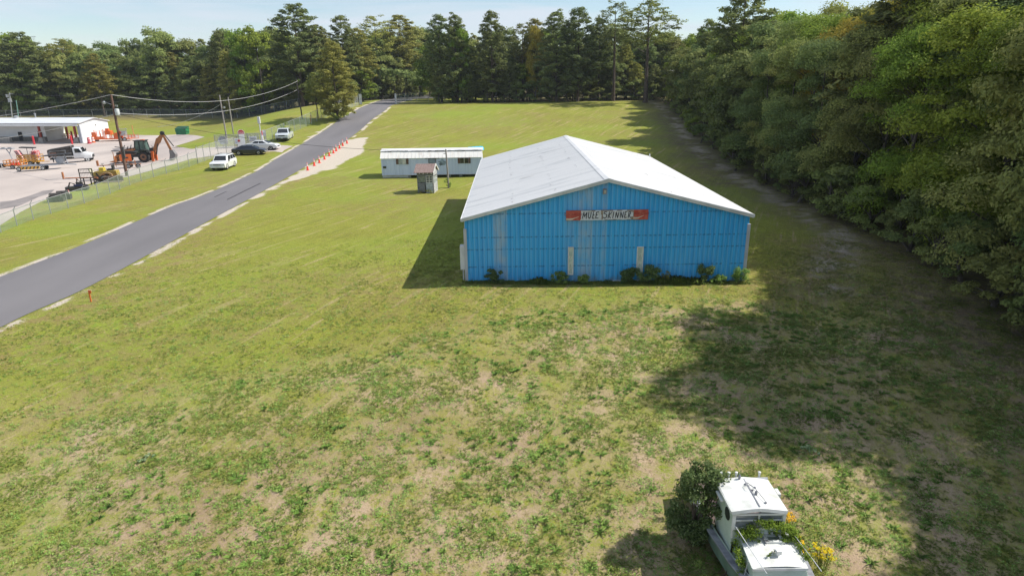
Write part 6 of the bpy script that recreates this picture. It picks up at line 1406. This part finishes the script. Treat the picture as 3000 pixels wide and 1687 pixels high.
# bush beside the wheelhouse
bb = Vector((5.95, 17.75, float(tz(5.95, 17.75)))); C = []
for i in range(84):
    h = g.random(); a = g.random() * 6.28; r = .74 * math.sin(math.pi * (.16 + .72 * h)) * (.35 + .75 * g.random()); C.append((r * math.cos(a) * 1.12 - .16 + .34 * h, r * math.sin(a), .2 + 2.85 * h, .17 + .18 * g.random()))
V, F = leafcloud(g, C, 190, .3, .046, .6)
b = MB(); 
for c in C[::3]: b.tube([(0, 0, -.1), (c[0] * .4, c[1] * .4, c[2] * .55), c[:3]], [.04, .022, .008], 5, cap=False)
o = plant('leafy_bush', 'tall dark bush growing against the left side of the boat', 'bush', bb, [('foliage', (V, F), 'bush')]); b.build('stem', bark, o)
C = [(.9 + .3 * g.normal(), 1.1 + .25 * g.normal(), 1.6 + .5 * g.random(), .15 + .08 * g.random()) for _ in range(10)]
V, F = leafcloud(g, C, 120, .2, .034, .5)
o = plant('sapling', 'slim dark sapling behind the boat roof', 'bush', bb + Vector((.35, .0, 0)), [('foliage', (V, F), 'bush')])
b = MB(); 
for c in C: b.tube([(.8, 1.0, 0), c[:3]], [.02, .006], 4, cap=False)
b.build('stem', bark, o)
C = [(x, y, .15 + .35 * g.random(), .18) for x, y in zip(g.uniform(-.45, .2, 16), g.uniform(-2.6, 0, 16))]
V, F = leafcloud(g, C, 120, .2, .034, .5); plant('weed_clump', 'shaded weeds along the left side of the boat hull', 'weeds', Vector((6.1, 16.6, float(tz(6.1, 16.6)))), [('foliage', (V, F), 'weed')])
C = [(x, y, .2 + .9 * g.random() * (1 - abs(x)), .16) for x, y in zip(g.uniform(-.35, .35, 30), g.uniform(-1.6, 1.4, 30))]
V, F = leafcloud(g, C, 80, .2, .026, .4); plant('weed_clump', 'sunlit olive weeds crowding the right side of the boat', 'weeds', Vector((8.95, 16.4, float(tz(8.95, 16.4)))), [('foliage', (V, F), 'stem')])
def goldenrod(label, x, y, hs, spread, n):
    z = float(tz(x, y)); b = MB(); C = []; L2 = []
    for i in range(n):
        ex_, ey = spread * g.normal(), spread * .6 * g.normal(); h = hs * (.75 + .35 * g.random()); b.tube([(ex_ * .3, ey * .3, 0), (ex_ * .8, ey * .8, h * .7), (ex_, ey, h)], .008, 4, cap=False)
        for k in range(3): C.append((ex_ + .07 * g.normal(), ey + .07 * g.normal(), h - .07 * k, .05 + .03 * g.random()))
        for k in range(6): L2.append((ex_ * .7, ey * .7, h * (.2 + .1 * k), .06))
    o = plant('goldenrod', label, 'flowers', Vector((x, y, z)), [('flowers', leafcloud(g, C, 26, .07, .016, .8), 'gold'), ('foliage', leafcloud(g, L2, 7, .06, .034, .25), 'stem')], 'goldenrod beside the boat'); b.build('stem', _M['stem_leaves'] if 'stem_leaves' in _M else bark, o)
goldenrod('largest golden-yellow flower clump right of the boat bow', 9.75, 16.55, .95, .24, 15)
goldenrod('small golden-yellow flowers just behind the right windscreen corner', 9.0, 17.5, 1.35, .12, 7)
goldenrod('small golden-yellow flowers by the right side of the trunk cabin', 9.05, 16.6, 1.10, .10, 4)
# ---------------------------------------------------------------- plants along the barn front
def xw_(px_): return AY(px_, 822, BY - .5).x
FRONT = [(1448, .95, .42, 'bush', 'dark leafy shrub against the faded panel at the left of the barn front'), (1640, .85, .42, 'weed', 'dark low shrub just left of the left barn window'), (1712, .60, .35, 'weed', 'small low shrub right of the left barn window'),
         (1840, 1.15, .62, 'bush', 'round dark shrub left of the right barn window'), (1900, 1.25, .66, 'bush', 'round dark shrub right of the right barn window'), (2066, 1.3, .52, 'bush', 'tall dark shrub near the right end of the barn front'), (2166, 1.15, .55, 'weed', 'straggly pale green plant at the right barn corner'), (2105, .6, .4, 'weed', 'low weed between the tall shrub and the right barn corner'), (1952, .9, .28, 'stem', 'dry twiggy plant right of the round shrubs')]
for px_, h, r, mk, lab in FRONT:
    C = [(r * g.normal() * .5, .15 * g.normal(), h * (.15 + .75 * g.random()), r * .42) for _ in range(18)]
    n = {'bush': 110, 'weed': 55, 'stem': 10}[mk]
    x = xw_(px_); o = plant('wall_shrub', lab, 'shrub', Vector((x, BY - .45, float(tz(x, BY - .45)))), [('foliage', leafcloud(g, C, n, r * .42, .055, .6), mk)], 'shrubs along the barn front')
    b = MB()
    for c in C[::3]: b.tube([(0, 0, 0), c[:3]], [.015, .005], 4, cap=False)
    b.build('stem', bark, o)
# vine at the foot of the leaning pole
C = [(.25 * g.normal(), .2 * g.normal(), .15 + 1.0 * g.random(), .18) for _ in range(12)]
plant('pole_vine', 'vine and weeds around the foot of the leaning pole', 'vine', p0.location, [('foliage', leafcloud(g, C, 34, .18, .06, .5), 'weed')])
C = [(.5 * g.normal(), .2 * g.normal(), .1 + .35 * g.random(), .18) for _ in range(14)]
plant('weed_clump', 'weeds growing up around the foot of the small shed', 'weeds', shed.location + Vector((.3, -.2, 0)), [('foliage', leafcloud(g, C, 20, .18, .05, .5), 'stem')])
for (px_, py_, lab, mk) in ((838, 398, 'lone green weed rising above the fence behind the pickup', 'weed'), (1008, 345, 'green weeds by the fence under the two roadside pines', 'vine'), (985, 352, 'dark weeds round the base of the bright green pine', 'weed')):
    C = [(.7 * g.normal(), .3 * g.normal(), .2 + (2.6 if px_ == 838 else 1.2) * g.random(), .4) for _ in range(14)]
    plant('weed_clump', lab, 'weeds', G(px_, py_), [('foliage', leafcloud(g, C, 50, .4, .12, .5), mk)])
# ================================================================ GRASS AND WEEDS (ground cover, uncountable)
def blades(g, X, Y, Z, H, nb, wid, spread):
    n = len(X); k = n * nb; bx = np.repeat(X, nb); by = np.repeat(Y, nb); bz = np.repeat(Z, nb); h = np.repeat(H, nb) * (.55 + .6 * g.random(k)); a = g.random(k) * 6.28; ln = h * (.25 + .75 * g.random(k)) * spread
    dx, dy = np.cos(a), np.sin(a); w = wid * (.7 + .6 * g.random(k)) * (.5 + np.minimum(h / .15, 1.5) * .5)
    o = np.c_[bx + dx * .3 * ln * g.random(k), by + dy * .3 * ln * g.random(k), bz - .01]
    s = np.c_[-dy * w, dx * w, np.zeros(k)]; mid = o + np.c_[dx * ln * .5, dy * ln * .5, h * .62]; tip = o + np.c_[dx * ln, dy * ln, h * .62]
    V = np.stack([o - s * .6, o + s * .6, mid + s * .5, tip, mid - s * .5], 1).reshape(-1, 3); F = np.arange(k * 5).reshape(k, 5); return V, F
def gz(x, y):
    return tz(x, y) + (fnoise(x, y, 3.0, 77) - .5) * .10 * (dline(x, y, roadL) > 9.5) * (x > -27)
def scatter(g, n, x0, x1, y0, y1, pw=1.0):
    y = y0 + (y1 - y0) * g.random(n) ** pw; x = x0 + (x1 - x0) * g.random(n); fr_ = np.abs(x) < (y * .86 + 3); x = x[fr_]; y = y[fr_]
    k = ~inpoly(x, y, roadpoly) & (x < WOODX(y) + 1) & ~((x > BX - hw - .2) & (x < BX + hw + .2) & (y > BY - .1) & (y < BY + BL + .2)) & ~((x > TLx) & (x < TLx + TW) & (y > TY) & (y < TY + TD))
    return x[k], y[k]
LM['weedg'] = leafmat('ground_weed_leaves', [(.09, .17, .04), (.13, .24, .05), (.19, .31, .06), (.30, .40, .12)], .3, .6, upn=.75)
LM['grassA'] = leafmat('grass_green', [(.09, .14, .03), (.15, .21, .045), (.22, .27, .06), (.33, .34, .12)], .3, .6, upn=.7)
LM['grassB'] = leafmat('grass_yellow', [(.21, .24, .045), (.28, .29, .055), (.34, .33, .075), (.40, .35, .13)], .3, .6, upn=.75)
LM['straw'] = leafmat('grass_straw', [(.34, .27, .15), (.44, .35, .21), (.32, .23, .13), (.24, .24, .08)], .2, .7, upn=.6)
g = np.random.default_rng(77)
def lay(name, label, x, y, keep, H, nb, wid, spr, mk):
    x = x[keep]; y = y[keep]; H = H[keep]; V, F = blades(g, x, y, gz(x, y), H, nb, wid, spr)
    tag(link(name, npmesh(name, V, F, LM[mk], np.clip(g.normal(.45, .25, len(F)), 0, 1))), label, 'grass', kind='stuff')
x, y = scatter(g, 230000, -36, 30, 13, 60, 1.15)
fade = 1 - sst(36, 58, y + (fnoise(x, y, 6, 63) - .5) * 12)
dn = fnoise(x, y, 1.1, 61, 3); dn2 = fnoise(x, y, 5, 65, 2); dirtm = ground_masks(x, y)[0][:, 0]
keep = g.random(len(x)) < np.clip((dn - .40) * 7, .03, 1) * (1 - .30 * dirtm) * fade
lay('grass_tufts', 'ragged green tufts over the near field', x, y, keep & ((dirtm > .35) | (g.random(len(x)) < .25)), .03 + .09 * np.clip(dn, 0, 1) * (.6 + g.random(len(x))), 6, .010, 2.0, 'grassA')
lay('yellow_grass', 'short yellow-green mown grass on the near left', x, y, keep & (dirtm <= .6), .025 + .04 * g.random(len(x)), 6, .010, 2.2, 'grassB')
keep = (g.random(len(x)) < .30 * fade)
lay('straw_grass', 'dry straw-coloured stalks over the bare earth', x, y, keep, .025 + .05 * g.random(len(x)), 4, .007, 3.2, 'straw')
# bigger weeds and clumps
x, y = scatter(g, 2600, -16, 20, 13.2, 37, .9); dirtm = ground_masks(x, y)[0][:, 0]; cl = fnoise(x, y, 2.4, 83, 2)
k = (g.random(len(x)) < np.clip((cl - .40) * 5, 0, 1)) & (dirtm > .25); x = x[k]; y = y[k]
V, F = blades(g, x, y, gz(x, y), .08 + .12 * g.random(len(x)) ** 1.5, 34, .006, 1.6)
tag(link('weed_tufts', npmesh('weed_tufts', V, F, LM['weedg'], np.clip(np.repeat(g.random(len(x)), 34) * .6 + g.normal(.2, .15, len(F)), 0, 1))), 'scattered taller green weed clumps in the near field', 'weeds', kind='stuff')
x, y = scatter(g, 60000, -26, 24, 13.2, 46, .9); cl = fnoise(x, y, .62, 87, 3); dm_ = ground_masks(x, y)[0][:, 0]; k = g.random(len(x)) < np.clip((cl - .40) * 6, 0, 1) * (.25 + .75 * dm_) * (1 - sst(32, 46, y)); x = x[k]; y = y[k]
P = np.repeat(np.c_[x, y, gz(x, y)], 16, 0) + g.normal(size=(len(x) * 16, 3)) * np.array([.06, .06, .03]) + np.array([0, 0, .05])
V, F = rot_quads(P, .026, .55, g, .7)
tag(link('broadleaf_weeds', npmesh('broadleaf_weeds', V, F, LM['weedg'], np.clip(np.repeat(g.random(len(x)), 16) * .7 + g.normal(.2, .15, len(F)), 0, 1))), 'low broad-leaved weeds spread over the near field', 'weeds', kind='stuff')
# pale big-leaved rosettes
for (px_, py_, lab) in ((432, 1348, 'pale green rosette weed in the bare earth at the lower left'), (2382, 1326, 'pale green weed clump standing alone beyond the boat')):
    C = [(.18 * g.normal(), .14 * g.normal(), .08 + (.02 if px_ < 1000 else .22) * g.random(), .08) for _ in range(9)]
    LM['pale'] = leafmat('pale_weed', [(.22, .30, .16), (.30, .38, .22), (.16, .26, .10), (.26, .34, .2)])
    plant('rosette_weed', lab, 'weeds', G(px_, py_), [('foliage', leafcloud(g, C, 12, .08, .055, .7), 'pale')])
# mid and far grass
x, y = scatter(g, 150000, -50, 34, 36, 96, 1.2); dn = fnoise(x, y, 2.0, 71, 3)
keep = (g.random(len(x)) < np.clip((dn - .42) * 5, .04, 1) * sst(36, 46, y) * (1 - sst(70, 95, y))) & ~inpoly(x, y, shp)
lay('mown_grass', 'mown grass of the middle field around the barn', x, y, keep, .03 + .04 * g.random(len(x)), 4, .018, 2.2, 'grassB')
x, y = scatter(g, 9000, BX - hw, BX + hw + .5, BY - 1.0, BY, 1.0) if False else (g.uniform(BX - hw - .3, BX + hw + .3, 2600), g.uniform(BY - .8, BY - .08, 2600))
cl = fnoise(x, y * 0, 1.3, 99, 2)
V, F = blades(g, x, y, gz(x, y), (.12 + .5 * np.clip((cl - .45) * 3, 0, 1)) * (.5 + g.random(len(x))), 5, .012, .5)
tag(link('wall_weeds', npmesh('wall_weeds', V, F, LM['weed'], np.clip(g.normal(.35, .2, len(F)), 0, 1))), 'ragged strip of weeds along the foot of the blue barn front', 'weeds', kind='stuff')

# ================================================================ AIR
hz0 = MB().box((0, 300, 25), (1500, 1250, 72)); hm = bpy.data.materials.new('haze'); hm.use_nodes = True; hn = hm.node_tree; hn.nodes.clear()
ho = hn.nodes.new('ShaderNodeOutputMaterial'); hv = hn.nodes.new('ShaderNodeVolumePrincipled'); hv.inputs['Density'].default_value = 0.00012; hv.inputs['Color'].default_value = (.80, .88, 1.0, 1); hn.links.new(hv.outputs[0], ho.inputs['Volume'])
tag(hz0.build('haze', hm), kind='stuff', label='thin blue haze over the whole place')
